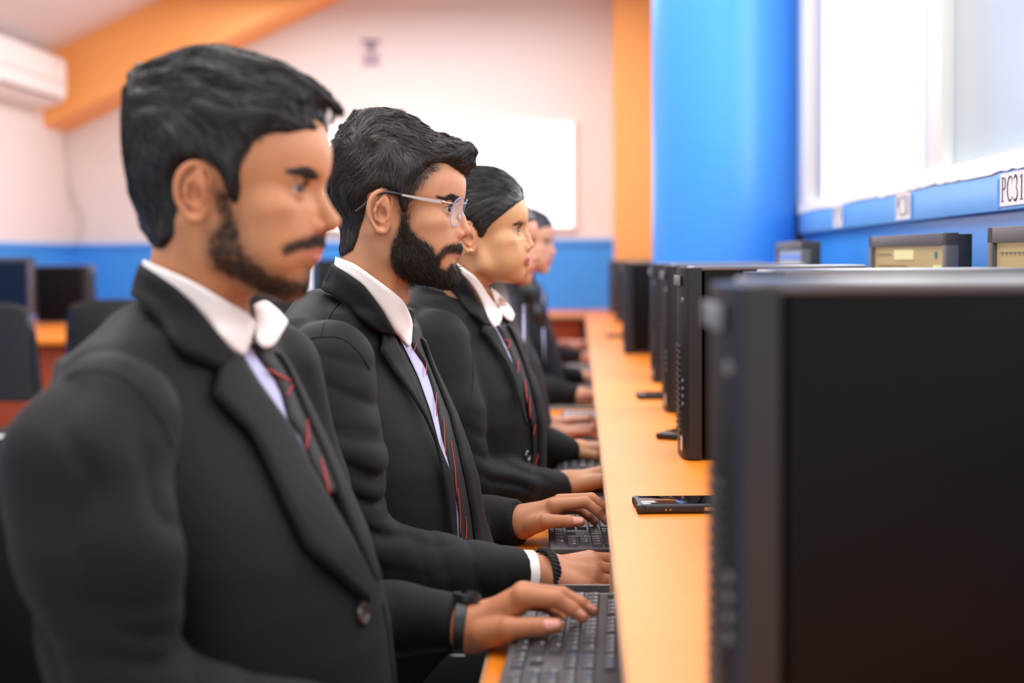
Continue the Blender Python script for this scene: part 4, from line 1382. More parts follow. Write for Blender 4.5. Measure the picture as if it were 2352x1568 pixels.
def brow_lash(p, H, brow_px=None, n=260, seed=1, brow=None, w=.00045, mhair=None):
    """eyebrows and lashes: short hairs standing on the head's own surface"""
    G = p.GH; rng = np.random.RandomState(seed)
    VV, QQ, off = [], [], 0
    bl = brow or [(.0885, .008, .0150), (.0870, .018, .0195), (.0800, .032, .0225), (.0700, .044, .0185)]
    for s in (-1, 1):
        t = rng.uniform(0, 1, n); B = np.array(bl) * np.array((1, s, 1))
        k = np.linspace(0, 1, len(B)); c = np.stack([np.interp(t, k, B[:, i]) for i in range(3)], -1)
        hw = .0042 * np.clip(np.minimum(t * 5 + .45, (1 - t) * 1.8 + .12), 0, 1)
        c[:, 2] += rng.uniform(-1, 1, n) * hw
        for _ in range(3):
            c -= G.grad(c) * G.sample(c)[:, None]
        def fl(P, s=s): return np.stack([-np.full(len(P), .8), np.full(len(P), s * .9), np.full(len(P), .35) + 0 * P[:, 0]], -1)
        v, f = strands(G, c, fl, .0085, .0014, w, nseg=3, clump=.2, nclump=40, wig=.3, seed=seed)
        VV.append(v); QQ.append(f + off); off += len(v)
        # lashes along the upper lid edge
        m = 46; u = np.linspace(-.0118, .0118, m); ec = np.array((.0728, s * .031, .003))
        z = ec[2] + .0010 + .0050 * (1 - (u / .0135) ** 2); y = ec[1] + u; x = ec[0] + np.sqrt(np.maximum(.0138 ** 2 - u ** 2 - (z - ec[2]) ** 2, 1e-6))
        P0 = np.stack([x, y, z], -1); out = P0 - ec; out /= np.linalg.norm(out, axis=1, keepdims=True)
        pa = np.stack([P0, P0 + out * .0035 + np.array((.001, 0, -.0006)), P0 + out * .0070 + np.array((.0015, 0, .0022))], 1)
        U = np.array((0, .00022, .00015))
        V = np.stack([pa - U * np.array((1, 1, .3))[None, :, None], pa + U * np.array((1, 1, .3))[None, :, None]], 2).reshape(-1, 3)
        b = (np.arange(m) * 6)[:, None] + (np.arange(2) * 2)[None]
        F = np.stack([b, b + 1, b + 3, b + 2], -1).reshape(-1, 4)
        VV.append(V); QQ.append(F + off); off += len(V)
    return mesh_np('eyebrows', H.w(np.concatenate(VV)), np.concatenate(QQ), mhair or M_hair, None)

def beard(p, H, polys, n, L, lift, width, seed, arrows, **kw):
    G = p.GH; V, Q = p.hV, p.hQ; rng = np.random.RandomState(seed)
    def wt(c):
        k = np.zeros(len(c))
        for poly, s in polys:
            d = poly2d(c[:, 0], c[:, 2], poly); k = np.maximum(k, np.clip(-d / .006 + .15, 0, 1) * s)
        return k * (c[:, 0] > -.03)
    P0 = tri_points(V, Q, n, rng, wt)
    v, f = strands(G, P0, flow_field(arrows), L, lift, width, seed=seed, **kw)
    o = mesh_np('beard', H.w(v), f, M_beard, None); o['kind'] = 'stuff'
    return o
# ================================================================== student with glasses and beard
def Wl(*a): return tuple(W(*a))
sk2 = lin(198, 140, 104)
ear = W(872, 484, 1.975)
H2 = Head((ear[0] + .012, 2.05, ear[2]), math.radians(-2), 0, 1.0)
sil2 = [(945, 735), (962, 780), (984, 837), (1012, 883), (1032, 920), (1058, 979), (1081, 1039), (1099, 1099), (1108, 1177), (1127, 1232), (1140, 1270), (1150, 1400), (1150, 1700)]
B2 = H2.px([(926, 489), (923, 514), (914, 532), (903, 563), (902, 587), (905, 612), (914, 633), (933, 652), (954, 661), (985, 668), (1018, 666), (1044, 650), (1048, 627), (1042, 606), (1024, 621), (1010, 612), (1003, 590), (999, 572), (985, 556), (963, 543), (945, 520), (942, 495)], -.045)
MU2 = H2.px([(1062, 556), (1066, 572), (1060, 580), (1037, 579), (1022, 592), (1016, 610), (1008, 606), (1012, 584), (1028, 566), (1044, 558)], -.012)
CH2 = H2.px([(1046, 604), (1052, 627), (1046, 655), (1010, 672), (960, 668), (975, 640), (1010, 622), (1028, 622), (1040, 604)], -.005)
shade = lin(52, 38, 32)
FD2 = H2.px([(940, 395), (990, 372), (1004, 384), (985, 408), (962, 435), (946, 465), (938, 500), (920, 500), (912, 450), (880, 430), (850, 400)], -.07)
cfg2 = dict(label='bearded young man in rimless glasses and black blazer, typing, in sharp focus',
    ox=.01, oy=2.09, yaw=math.radians(-16), sil=sil2, seed=2,
    head=(H2.o, math.radians(-2), 0, 1.0), skin=sk2, hh=.0018, jh=.005,
    shape=dict(stubble=[(B2, .93, shade, -.045, .010), (MU2, .9, shade, 0, .006), (CH2, .9, shade, 0, .006), (FD2, .75, lin(70, 50, 42), 0, .022)], lip=lin(190, 120, 112)),
    arms=[dict(pts=[Wl(757, 842, 1.91), Wl(768, 1050, 1.87), Wl(800, 1262, 1.85), Wl(1000, 1318, 1.87), Wl(1200, 1318, 1.935)], rad=[.064, .064, .052, .050, .036], cut=.0,
               cr=[(Wl(860, 1150, 1.83), (.35, 0, 1), .060, .036, .0095), (Wl(1080, 1300, 1.87), (1, .1, .25), .05, .034, .006), (Wl(820, 1000, 1.86), (.2, 0, 1), .07, .045, .005)]),
          dict(pts=[Wl(880, 800, 2.26), Wl(960, 1000, 2.27), Wl(1010, 1200, 2.25), Wl(1120, 1205, 2.24), Wl(1195, 1197, 2.22)], rad=[.06, .058, .048, .044, .036])],
    hands=[
      # far (left) hand, thumb towards the camera
      dict(palm=[(Wl(1200, 1196, 2.21), Wl(1275, 1166, 2.195), .0170, .0145), (Wl(1200, 1192, 2.235), Wl(1285, 1158, 2.225), .018, .015), (Wl(1200, 1196, 2.255), Wl(1285, 1170, 2.26), .016, .012), (Wl(1205, 1212, 2.20), Wl(1242, 1200, 2.175), .0145, .013)],
           forearm=([Wl(1150, 1200, 2.23), Wl(1192, 1200, 2.225), Wl(1215, 1195, 2.225)], [.026, .023, .021]),
           fingers=[([Wl(1225, 1206, 2.185), Wl(1255, 1196, 2.165), Wl(1303, 1197, 2.155), Wl(1333, 1198, 2.155)], [.0130, .0110, .0092, .0075]),
                    ([Wl(1272, 1160, 2.19), Wl(1345, 1153, 2.185), Wl(1373, 1174, 2.185), Wl(1393, 1196, 2.185)], [.0112, .0088, .0076, .0062]),
                    ([Wl(1285, 1150, 2.215), Wl(1358, 1144, 2.21), Wl(1386, 1163, 2.21), Wl(1402, 1186, 2.21)], [.0110, .0088, .0076, .0062]),
                    ([Wl(1283, 1156, 2.24), Wl(1352, 1152, 2.235), Wl(1380, 1174, 2.235), Wl(1394, 1196, 2.235)], [.0105, .0084, .0072, .0060]),
                    ([Wl(1275, 1168, 2.262), Wl(1330, 1170, 2.262), Wl(1352, 1186, 2.26), Wl(1366, 1200, 2.26)], [.0092, .0074, .0064, .0055])],
           nails=[(Wl(1329, 1194, 2.15), (-.05, -.85, .5), (1, .1, -.05), .0085, .0062), (Wl(1391, 1190, 2.18), (.6, -.6, .5), (.6, 0, -.8), .005, .004)]),
      # near (right) hand, back of the hand up
      dict(palm=[(Wl(1240, 1316, 1.935), Wl(1345, 1350, 1.925), .0165, .0135), (Wl(1245, 1312, 1.955), Wl(1362, 1322, 1.95), .0185, .015), (Wl(1245, 1308, 1.975), Wl(1365, 1300, 1.98), .0185, .0155), (Wl(1250, 1310, 1.99), Wl(1355, 1285, 2.005), .0165, .014)],
           forearm=([Wl(1160, 1316, 1.935), Wl(1215, 1317, 1.94), Wl(1262, 1313, 1.958)], [.027, .0245, .0225]),
           fingers=[([Wl(1345, 1350, 1.925), Wl(1385, 1358, 1.93), Wl(1408, 1366, 1.935), Wl(1422, 1376, 1.94)], [.0100, .0082, .0072, .0060]),
                    ([Wl(1360, 1332, 1.945), Wl(1404, 1335, 1.95), Wl(1432, 1350, 1.955), Wl(1446, 1370, 1.96)], [.0118, .0092, .0078, .0064]),
                    ([Wl(1366, 1308, 1.97), Wl(1412, 1308, 1.975), Wl(1442, 1326, 1.98), Wl(1456, 1348, 1.985)], [.0120, .0094, .0080, .0066]),
                    ([Wl(1362, 1286, 1.995), Wl(1408, 1284, 2.00), Wl(1436, 1300, 2.01), Wl(1450, 1322, 2.01)], [.0118, .0092, .0080, .0066]),
                    ([Wl(1275, 1305, 2.01), Wl(1320, 1290, 2.03), Wl(1355, 1292, 2.045), Wl(1380, 1300, 2.05)], [.0130, .0110, .0092, .0078])],
           nails=[])])
p2 = build_person(cfg2)
yr2 = (1.80, 2.35)
GT = p2.GT; K2 = []
# shirt: collar leaf, front, cuff
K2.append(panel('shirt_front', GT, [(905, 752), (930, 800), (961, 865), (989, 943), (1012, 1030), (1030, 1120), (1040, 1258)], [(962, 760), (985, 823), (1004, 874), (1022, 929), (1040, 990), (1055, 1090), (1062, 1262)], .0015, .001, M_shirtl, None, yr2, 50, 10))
def collar(p, H, G, top, low, thick, m, name='shirt_collar', ly=None, yr=None, off=.001, kk=8, n=36, sm=2, neck=None):
    """near leaf of the collar: upper edge on the neck, lower edge resting on the blazer"""
    a = resample(top, n); b = resample(low, n)
    # neck field in world
    Hn = H
    def nsnap(px, py, off):
        ys = np.linspace(yr[0], yr[1], 300); d = rays(px, py); t = ys[None] / d[:, 1][:, None]
        P = d[:, None, :] * t[..., None]; P[..., 2] += CAMZ
        L = Hn.loc(P); S = p.GH.sample(L) * Hn.s
        inside = (L[..., 2] > -.183)
        T = G.sample(P)
        F = smin(np.where(inside, S, 9.), T, .01) - off
        hit = F < 0; first = np.where(hit.any(1), hit.argmax(1), F.argmin(1)); i = np.arange(len(px)); k0 = np.maximum(first - 1, 0)
        f0, f1 = F[i, k0], F[i, first]; tt = np.where((f0 > 0) & (f1 < 0), f0 / (f0 - f1 + 1e-9), 1.)
        return P[i, k0] * (1 - tt[:, None]) + P[i, first] * tt[:, None]
    t = np.linspace(0, 1, kk)[None, :, None]
    pp = a[:, None] * (1 - t) + b[:, None] * t
    P = nsnap(pp[..., 0].ravel(), pp[..., 1].ravel(), off).reshape(n, kk, 3)
    P = smooth_grid(P, sm)
    V, Q = panel_mesh(P, thick)
    return mesh_np(name, V, Q, m, None)
CT2 = [(771, 589), (814, 605), (856, 635), (897, 665), (927, 690), (938, 713), (948, 738), (947, 764), (943, 794)]
CL2 = [(767, 612), (801, 630), (835, 655), (858, 685), (882, 718), (897, 745), (912, 768), (925, 782), (940, 796)]
K2.append(collar(p2, H2, GT, CT2, CL2, .0022, M_shirt, yr=(1.85, 2.3), off=.006))
# tie
K2.append(panel('necktie', GT, [(944, 742), (945, 792), (977, 838), (994, 889), (1005, 937), (1015, 998), (1028, 1045), (1042, 1110), (1055, 1180), (1056, 1262)], [(956, 742), (968, 780), (986, 837), (1006, 890), (1030, 952), (1048, 1020), (1066, 1100), (1080, 1177), (1090, 1262)], .0045, .003, M_tie, None, yr2, 50, 8))
stripes(GT, [[(951, 806), (957, 786)], [(979, 862), (980, 830)], [(1003, 956), (1002, 900)], [(1019, 958), (1021, 1000), (1024, 1046)], [(1036, 1012), (1045, 1070), (1050, 1140)], [(1052, 1120), (1058, 1180), (1058, 1225)], [(1071, 1185), (1072, 1220), (1069, 1254)]], .0088, 1.2, K2[-1], yr2)
# blazer collar and lapel of the near side, far lapel
K2.append(collar(p2, H2, GT, [(763, 604), (795, 627), (832, 652), (858, 684), (880, 715), (897, 745), (915, 772)], [(737, 661), (778, 689), (800, 705), (819, 722), (847, 749), (862, 758), (876, 763)], .0045, M_jackb, 'blazer_collar', yr=(1.85, 2.3), off=.0075))
K2.append(panel('lapel', GT, [(890, 742), (904, 768), (934, 828), (953, 879), (977, 944), (993, 991), (1012, 1037), (1040, 1100), (1046, 1170), (1050, 1262)], [(878, 765), (879, 785), (873, 804), (897, 842), (938, 897), (975, 956), (998, 1007), (1012, 1067), (1028, 1160), (1038, 1262)], .009, .0035, M_jackb, None, yr2, 60, 10))
K2.append(panel('far_lapel', GT, [(968, 778), (989, 837), (1010, 890), (1034, 952), (1052, 1020), (1072, 1110), (1084, 1177), (1096, 1262)], [(970, 772), (996, 842), (1020, 890), (1050, 955), (1075, 1020), (1100, 1099), (1110, 1177), (1140, 1264)], .0095, .004, M_jackb, None, yr2, 50, 8))
# seams
M_seam = mat('seam_shadow_thread', lin(22, 22, 22), .9)
def seam(G, pl, yr, off=.0005, r=.0009, m=None):
    a = resample(pl, 30); P = snap(G, a[:, 0], a[:, 1], off, *yr); P = smooth_grid(P[:, None].repeat(2, 1), 3)[:, 0]
    return tubepath('seam', [tuple(x) for x in P], r, m or M_seam, n=6)
K2.append(seam(p2.GJ, [(781, 692), (765, 712), (745, 740), (735, 773)], yr2))
K2.append(seam(p2.GJ, [(660, 795), (690, 782), (734, 773), (775, 772), (800, 783), (833, 818), (850, 850)], yr2))
# right cuff of the shirt and bracelet
def ring_tube(a, b, r0, r1, n=28, thick=.0012):
    mb = MB(); a = Vector(a); b = Vector(b); d = (b - a).normalized(); q = d.to_track_quat('Z', 'Y').to_matrix()
    rings = []
    for (c, r) in ((a, r0), (b, r1), (b, r1 - thick), (a, r0 - thick)):
        rings.append([mb.bm.verts.new(c + q @ Vector((math.cos(k * 2 * PI / n) * r, math.sin(k * 2 * PI / n) * r, 0))) for k in range(n)])
    for i in range(4):
        A, B = rings[i], rings[(i + 1) % 4]
        for k in range(n): mb.bm.faces.new((A[k], A[(k + 1) % n], B[(k + 1) % n], B[k]))
    return mb
K2.append(ring_tube(Wl(1185, 1316, 1.932), Wl(1222, 1316, 1.941), .0325, .0315).build('shirt_cuff', M_shirt))
M_cord = mat('black_cord', lin(24, 24, 26), .7, bump=(400, .3, .0006))
c0 = Vector(Wl(1253, 1314, 1.945)); ax = (Vector(Wl(1262, 1313, 1.958)) - Vector(Wl(1215, 1317, 1.94))).normalized(); qq = ax.to_track_quat('Z', 'Y').to_matrix()
mb = MB()
for s in range(3):
    pts = []
    for k in range(90):
        th = 2 * PI * k / 90; ph = th * 11 + s * 2 * PI / 3
        rr_ = .0305 + .0022 * math.cos(ph * 1); pts.append(c0 + qq @ Vector((math.cos(th) * rr_, math.sin(th) * rr_, .0042 * math.sin(ph))))
    mb.tube(pts, .0030, n=6, closed=True)
br = mb.build('bracelet', M_cord)
mb = MB()
kt = Vector(Wl(1250, 1275, 1.945)); mb.sph(kt, .0055, sc=(1, 1, .9), n=12).tube([kt, kt + Vector((.004, -.004, .008)), kt + Vector((.008, -.006, .009))], .0028).tube([kt, kt + Vector((-.006, -.004, .001)), kt + Vector((-.008, -.006, -.002))], .0028)
mb.build('bracelet_knot', M_cord, br); K2.append(br)

# hair: short faded sides, long wavy top swept forward and up
arr2 = [(.10, .075, .9, .5), (.08, .10, 1, .35), (.04, .12, 1, .1), (.0, .14, .9, -.1), (-.04, .13, .3, .5), (-.07, .11, -.6, .3), (-.09, .06, -.6, -.8), (-.085, .0, -.2, -1), (-.07, -.04, .1, -1),
        (-.02, .09, -.2, .2), (-.03, .05, -.8, -.5), (.0, .04, -.5, -.9), (.03, .05, -.3, -.9), (.07, .085, .9, -.3), (.04, .095, .9, -.1), (.0, .11, .8, .3), (.03, .075, .5, -.7), (0, .085, .2, -.6), (-.03, .08, -.4, -.6), (-.05, .02, -.5, -.9), (.02, 0, 0, -1)]
O2 = [(787, 560), (765, 485), (752, 415), (760, 360), (773, 318), (793, 284), (817, 266), (850, 256), (885, 253), (913, 257), (937, 273), (968, 294), (998, 307), (1030, 315), (1058, 322), (1080, 325), (1094, 347), (1091, 375), (1078, 390), (1063, 402)]
K_M2 = [(1085, 412, 0), (1066, 403, 0), (1056, 396, -.015), (1043, 384, -.030), (1028, 377, -.040), (1006, 374, -.055), (988, 378, -.065), (972, 392), (956, 412), (945, 428), (938, 450), (934, 485), (922, 487), (914, 450), (895, 437), (880, 430), (845, 445), (832, 500), (825, 530), (800, 575), (770, 590), (700, 560), (690, 300), (800, 200), (1000, 200), (1140, 280), (1130, 400)]
side2 = [(-.02, .07, .010), (.03, .085, .012), (-.05, .04, .007), (-.04, .0, .004), (.06, .085, .010), (-.05, -.03, .003), (.0, .05, .005)]
GR2 = hair_cap(H2, .0024, O2, K_M2, side2)
def wave2(P):
    return noise3(P * np.array((1, .6, 1)), 55, 21)
P_ = np.stack(np.broadcast_arrays(GR2.X, GR2.Y, GR2.Z), -1)
topw = np.clip((P_[..., 2] - .055) / .04, 0, 1)
GR2.F = (GR2.F + topw * (.0030 * wave2(P_) + .0016 * noise3(P_, 150, 22))).astype(f32)
fl2 = flow_field(arr2)
V_, Q_ = GR2.mesh(); hr2 = mesh_np('hair', H2.w(V_), Q_, M_hairb, None)
rng = np.random.RandomState(4)
def wtop(c): return (c[:, 2] > .055 - (c[:, 0] < -.05) * .03) * 1.0 + (c[:, 2] <= .055) * .0
P0 = tri_points(V_, Q_, 15000, rng, lambda c: np.clip((c[:, 2] - .055 + (c[:, 0] < -.03) * .03) / .02, 0, 1))
sv, sf = strands(GR2, P0, fl2, .036, .0060, .00062, nseg=8, clump=.7, nclump=650, wig=.28, seed=5, curl=.25)
a_ = mesh_np('hair_strands', H2.w(sv), sf, M_hairb, hr2); a_['kind'] = 'stuff'
P0 = tri_points(V_, Q_, 14000, rng, lambda c: (c[:, 2] < .08) * 1.0)
sv1, sf1 = strands(GR2, P0, fl2, .013, .0022, .00050, nseg=4, clump=.5, nclump=1800, wig=.22, seed=6)
# faded side: very short hairs on the skin
G = p2.GH
def wfade(c):
    d = poly2d(c[:, 0], c[:, 2], FD2); return np.clip(-d / .012 + .2, 0, 1) * np.clip((.03 + (c[:, 2]) - .0) / .06, .25, 1)
P0 = tri_points(p2.hV, p2.hQ, 4200, rng, wfade)
sv2, sf2 = strands(G, P0, fl2, .006, .0012, .00030, nseg=3, clump=.1, wig=.3, seed=7)
a_ = mesh_np('hair_side_strands', H2.w(np.concatenate([sv1, sv2])), np.concatenate([sf1, sf2 + len(sv1)]), M_hairb, hr2); a_['kind'] = 'stuff'
K2.append(hr2)
# beard with moustache
arB = [(.02, 0, 0, -1), (.03, -.03, .1, -1), (.03, -.07, .35, -1), (.06, -.06, .5, -1), (.08, -.09, .5, -1), (.09, -.05, -.2, -1), (.07, -.055, -.7, -.7), (.05, -.04, .2, -1)]
K2.append(beard(p2, H2, [(B2, 1), (CH2, 1.2)], 15000, .0135, .0080, .00050, 9, arB, nseg=5, clump=.45, nclump=1500, wig=.40, curl=.35, lvar=.45))
K2.append(beard(p2, H2, [(MU2, 1)], 1100, .0070, .0030, .00042, 10, [(.08, -.05, -.6, -1), (.06, -.06, -.4, -1)], nseg=4, clump=.35, nclump=150, wig=.35, curl=.2, lvar=.4))
K2.append(brow_lash(p2, H2, seed=3, n=480, brow=[(.0885, .008, .0190), (.0870, .018, .0235), (.0800, .032, .0258), (.0680, .045, .0205)]))
# glasses
M_gm = mat('glasses_metal', lin(188, 168, 160), .25, metal=.9)
M_gt = mat('glasses_tip', lin(34, 32, 36), .4)
M_lens = mat('lens', (1, 1, 1), .02, spec=.5, alpha=.12)
M_rim = mat('lens_edge_blue', lin(110, 150, 235), .1, spec=.8, alpha=.75)
gl = None
def hw(x, y, z): return tuple(H2.w(np.array((x, y, z))))
hx, hz = H2.px([(1040, 477)], -.058)[0]
E1 = H2.px([(918, 448), (1032, 475)], -.068)
mb = MB()
ex, ez = .088, .0105
for s in (-1, 1):
    
    # flat temple bar
    a = Vector(hw(.020, s * .0805, .0222)); b = Vector(hw(.078, s * .0645, .0115))
    for i in range(10): pass
    dd = (b - a).normalized(); up_ = Vector((0, 0, 1)); sd_ = dd.cross(up_).normalized(); up_ = sd_.cross(dd)
    mb.poly([a + up_ * .0012 - sd_ * .0006, a - up_ * .0014 - sd_ * .0006, (a * .45 + b * .55) - up_ * .0028 - sd_ * .0006, b - up_ * .0024 - sd_ * .0006, b + up_ * .0020 - sd_ * .0006, (a * .45 + b * .55) + up_ * .0016 - sd_ * .0006], sd_ * .0012)
    mb.tube([b, Vector(hw(.0835, s * .060, .0105)), Vector(hw(.0895, s * .0545, .0100))], .0011, n=8)
    mb.sph(b, .0026, n=10)
mb.tube([hw(.0985, -.012, .010), hw(.1030, -.005, .0120), hw(.1030, .005, .0120), hw(.0985, .012, .010)], .0010)
gl = mb.build('eyeglasses', M_gm)
for s in (-1, 1):
    MB().tube([hw(.023, s * .0806, .0218), hw(.010, s * .0812, .0245), hw(.0, s * .0800, .0255), hw(-.016, s * .0800, .022), hw(-.030, s * .0800, .008), hw(-.042, s * .0800, -.001)], .0022, n=8).build('temple_tip', M_gt, gl)
for s in (-1, 1):
    # lens outline in its own plane
    cx, cz = .0, .0
    out = []
    for k in range(40):
        a = 2 * PI * k / 40; ca, sa = math.cos(a), math.sin(a)
        u = .0235 * math.copysign(abs(ca) ** .72, ca); v = .0200 * math.copysign(abs(sa) ** .72, sa)
        out.append((u, v))
    def lp(u, v): return hw(.0945 - .0045 * ((u + .0) / .024) ** 1 * 1 - .0028 * (u / .024) ** 2 + .0015 + v * .26, s * (.0325 + u), -.0015 + v)
    mb = MB()
    vs = [mb.bm.verts.new(lp(u, v)) for u, v in out]; vb = [mb.bm.verts.new(Vector(lp(u, v)) - Vector(H2.w(np.array((.0016, 0, 0))) - H2.w(np.zeros(3)))) for u, v in out]
    mb.bm.faces.new(vs); mb.bm.faces.new(vb[::-1])
    for k in range(40): mb.bm.faces.new((vs[k], vb[k], vb[(k + 1) % 40], vs[(k + 1) % 40]))
    ln = mb.build('lens', M_lens, gl)
    MB().tube([lp(u * 1.0, v * 1.0) for u, v in out], .0005, n=6, closed=True).build('lens_edge', M_rim, ln)
    MB().sph(hw(.0945, s * .0115, -.008), .0042, sc=(.5, .7, 1), n=10).tube([hw(.0965, s * .012, -.001), hw(.0965, s * .0115, -.006)], .0006).build('nose_pad', mat('nose_pad', lin(200, 195, 185), .3), gl)
K2.append(gl)
finish(p2, K2)
# ================================================================== nearest student
def head_at(px, py, y, yaw, pitch, s):
    R = rotz(yaw) @ roty(pitch); e = W(px, py, y)
    return Head(e - R @ np.array((-.010, -.078, 0.0)) * s, yaw, pitch, s)
def simple_hand(wr, ang, side, s=1.0, fore=None, drop=0.0):
    wr = np.array(wr, float); R = rotz(ang) @ roty(drop)
    T = lambda x, y, z: tuple(wr + R @ (np.array((x, y * side, z)) * s))
    fg = []
    for (mx, my, mz), r in (((.085, .026, .014), .0100), ((.088, .006, .017), .0102), ((.083, -.014, .014), .0096), ((.075, -.031, .008), .0085)):
        fg.append(([T(mx, my, mz), T(mx + .040, my * 1.05, mz + .003), T(mx + .060, my * 1.08, mz - .011), T(mx + .072, my * 1.1, mz - .028)], [r * s, r * .84 * s, r * .74 * s, r * .62 * s]))
    fg.append(([T(.022, .026, -.003), T(.052, .040, -.006), T(.078, .042, -.010), T(.098, .038, -.015)], [.0135 * s, .0112 * s, .0095 * s, .0080 * s]))
    palm = [(T(.008, .014, 0), T(.082, .024, .010), .0165 * s, .0130 * s), (T(.008, 0, .002), T(.085, .004, .012), .0175 * s, .0135 * s), (T(.008, -.014, 0), T(.074, -.026, .005), .0160 * s, .0115 * s)]
    f = fore if fore is not None else T(-.07, 0, .0)
    return dict(palm=palm, forearm=([f, T(-.02, 0, .001), T(.01, 0, .001)], [.026 * s, .023 * s, .021 * s]), fingers=fg, nails=[(T(.094, .040, -.006), (0, 0, 1), R @ np.array((1, 0, -.2)), .006 * s, .005 * s)])
def finger(pts, rad): return (pts, rad)
sk1 = lin(196, 132, 92)
H1 = head_at(438, 437, 1.40, math.radians(-6), math.radians(.8), 1.05)
sil1 = [(612, 765), (632, 801), (664, 835), (695, 896), (727, 960), (755, 1015), (786, 1074), (810, 1135), (840, 1200), (870, 1290), (888, 1370), (903, 1450), (918, 1568), (930, 1750)]
B1 = H1.px([(547, 436), (514, 436), (512, 480), (520, 500), (510, 519), (492, 545), (492, 577), (502, 611), (537, 642), (580, 668), (640, 682), (690, 676), (712, 655), (700, 648), (663, 640), (617, 622), (594, 596), (575, 580), (568, 554), (560, 512), (545, 480)], -.045)
MU1 = H1.px([(733, 536), (752, 546), (750, 560), (713, 570), (684, 582), (676, 574), (690, 558), (715, 545)], -.010)
GO1 = H1.px([(712, 606), (716, 620), (712, 668), (650, 690), (600, 672), (640, 650), (680, 655), (700, 640)], -.004)
shade1 = lin(58, 40, 32)
K1l = []
cfg1 = dict(label='young man nearest the camera in black blazer, striped tie and wristwatch, out of focus',
    ox=-.065, oy=1.49, yaw=math.radians(-15), sil=sil1, seed=5, head=(H1.o, math.radians(-6), math.radians(.8), 1.05), skin=sk1, hh=.002, jh=.005,
    shape=dict(stubble=[(B1, .78, shade1, 0, .022), (MU1, .85, shade1, 0, .008), (GO1, .6, shade1, 0, .012)], lip=lin(190, 116, 96), gaze=(-.18, -.1), eye_open=.70, ear=.80, nose=.005, chin=-.011),
    arms=[dict(pts=[Wl(255, 968, 1.30), Wl(196, 1085, 1.27), Wl(222, 1260, 1.25), Wl(290, 1630, 1.24), Wl(700, 1700, 1.28), Wl(1010, 1720, 1.34)], rad=[.064, .0735, .071, .058, .048, .036],
               cr=[(Wl(230, 1350, 1.20), (1, .1, .3), .15, .085, .007), (Wl(260, 1620, 1.20), (.4, 0, 1), .06, .05, .008)]),
          dict(pts=[Wl(620, 850, 1.66), Wl(690, 1130, 1.69), Wl(740, 1410, 1.67), Wl(900, 1420, 1.65), Wl(1050, 1430, 1.632)], rad=[.060, .056, .048, .040, .0325])],
    hands=[dict(palm=[(Wl(1092, 1440, 1.625), Wl(1198, 1378, 1.61), .0190, .0150), (Wl(1092, 1436, 1.645), Wl(1205, 1366, 1.635), .019, .0155), (Wl(1095, 1440, 1.665), Wl(1195, 1380, 1.665), .0165, .0125), (Wl(1092, 1462, 1.62), Wl(1140, 1455, 1.60), .0160, .0145)],
                forearm=([Wl(1010, 1432, 1.635), Wl(1068, 1438, 1.635), Wl(1098, 1438, 1.635)], [.026, .0245, .023]),
                fingers=[([Wl(1110, 1456, 1.605), Wl(1168, 1444, 1.588), Wl(1236, 1440, 1.58), Wl(1277, 1436, 1.58)], [.0165, .0135, .0108, .0085]),
                         ([Wl(1200, 1370, 1.605), Wl(1276, 1376, 1.598), Wl(1312, 1398, 1.598), Wl(1338, 1417, 1.598)], [.0130, .0098, .0084, .0068]),
                         ([Wl(1200, 1360, 1.632), Wl(1290, 1366, 1.628), Wl(1332, 1385, 1.628), Wl(1362, 1403, 1.628)], [.0124, .0096, .0082, .0066]),
                         ([Wl(1195, 1368, 1.655), Wl(1272, 1374, 1.655), Wl(1306, 1395, 1.655), Wl(1330, 1414, 1.655)], [.0115, .0090, .0076, .0062]),
                         ([Wl(1190, 1382, 1.678), Wl(1250, 1390, 1.68), Wl(1275, 1406, 1.68), Wl(1292, 1420, 1.68)], [.0100, .0078, .0066, .0056])],
                nails=[(Wl(1270, 1431, 1.574), (-.05, -.85, .5), (1, .05, 0), .0095, .0068), (Wl(1335, 1410, 1.592), (.4, -.6, .7), (.7, 0, -.6), .006, .0045), (Wl(1358, 1396, 1.622), (.4, -.6, .7), (.7, 0, -.6), .006, .0045)]),
           simple_hand(Wl(1030, 1722, 1.345), .0, 1, 1.0)])
p1 = build_person(cfg1); G1 = p1.GT; yr1 = (1.16, 1.80)
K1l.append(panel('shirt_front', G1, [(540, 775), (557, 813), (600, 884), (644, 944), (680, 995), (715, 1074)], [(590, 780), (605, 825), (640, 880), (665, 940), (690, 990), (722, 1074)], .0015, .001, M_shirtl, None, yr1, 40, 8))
CT1 = [(330, 596), (379, 618), (420, 636), (458, 655), (517, 689), (569, 718), (591, 742), (578, 780), (561, 813)]
CL1 = [(326, 612), (368, 636), (408, 664), (447, 700), (480, 740), (505, 770), (528, 798), (545, 810), (556, 816)]
K1l.append(collar(p1, H1, G1, CT1, CL1, .0025, M_shirt, yr=(1.22, 1.75), off=.006))
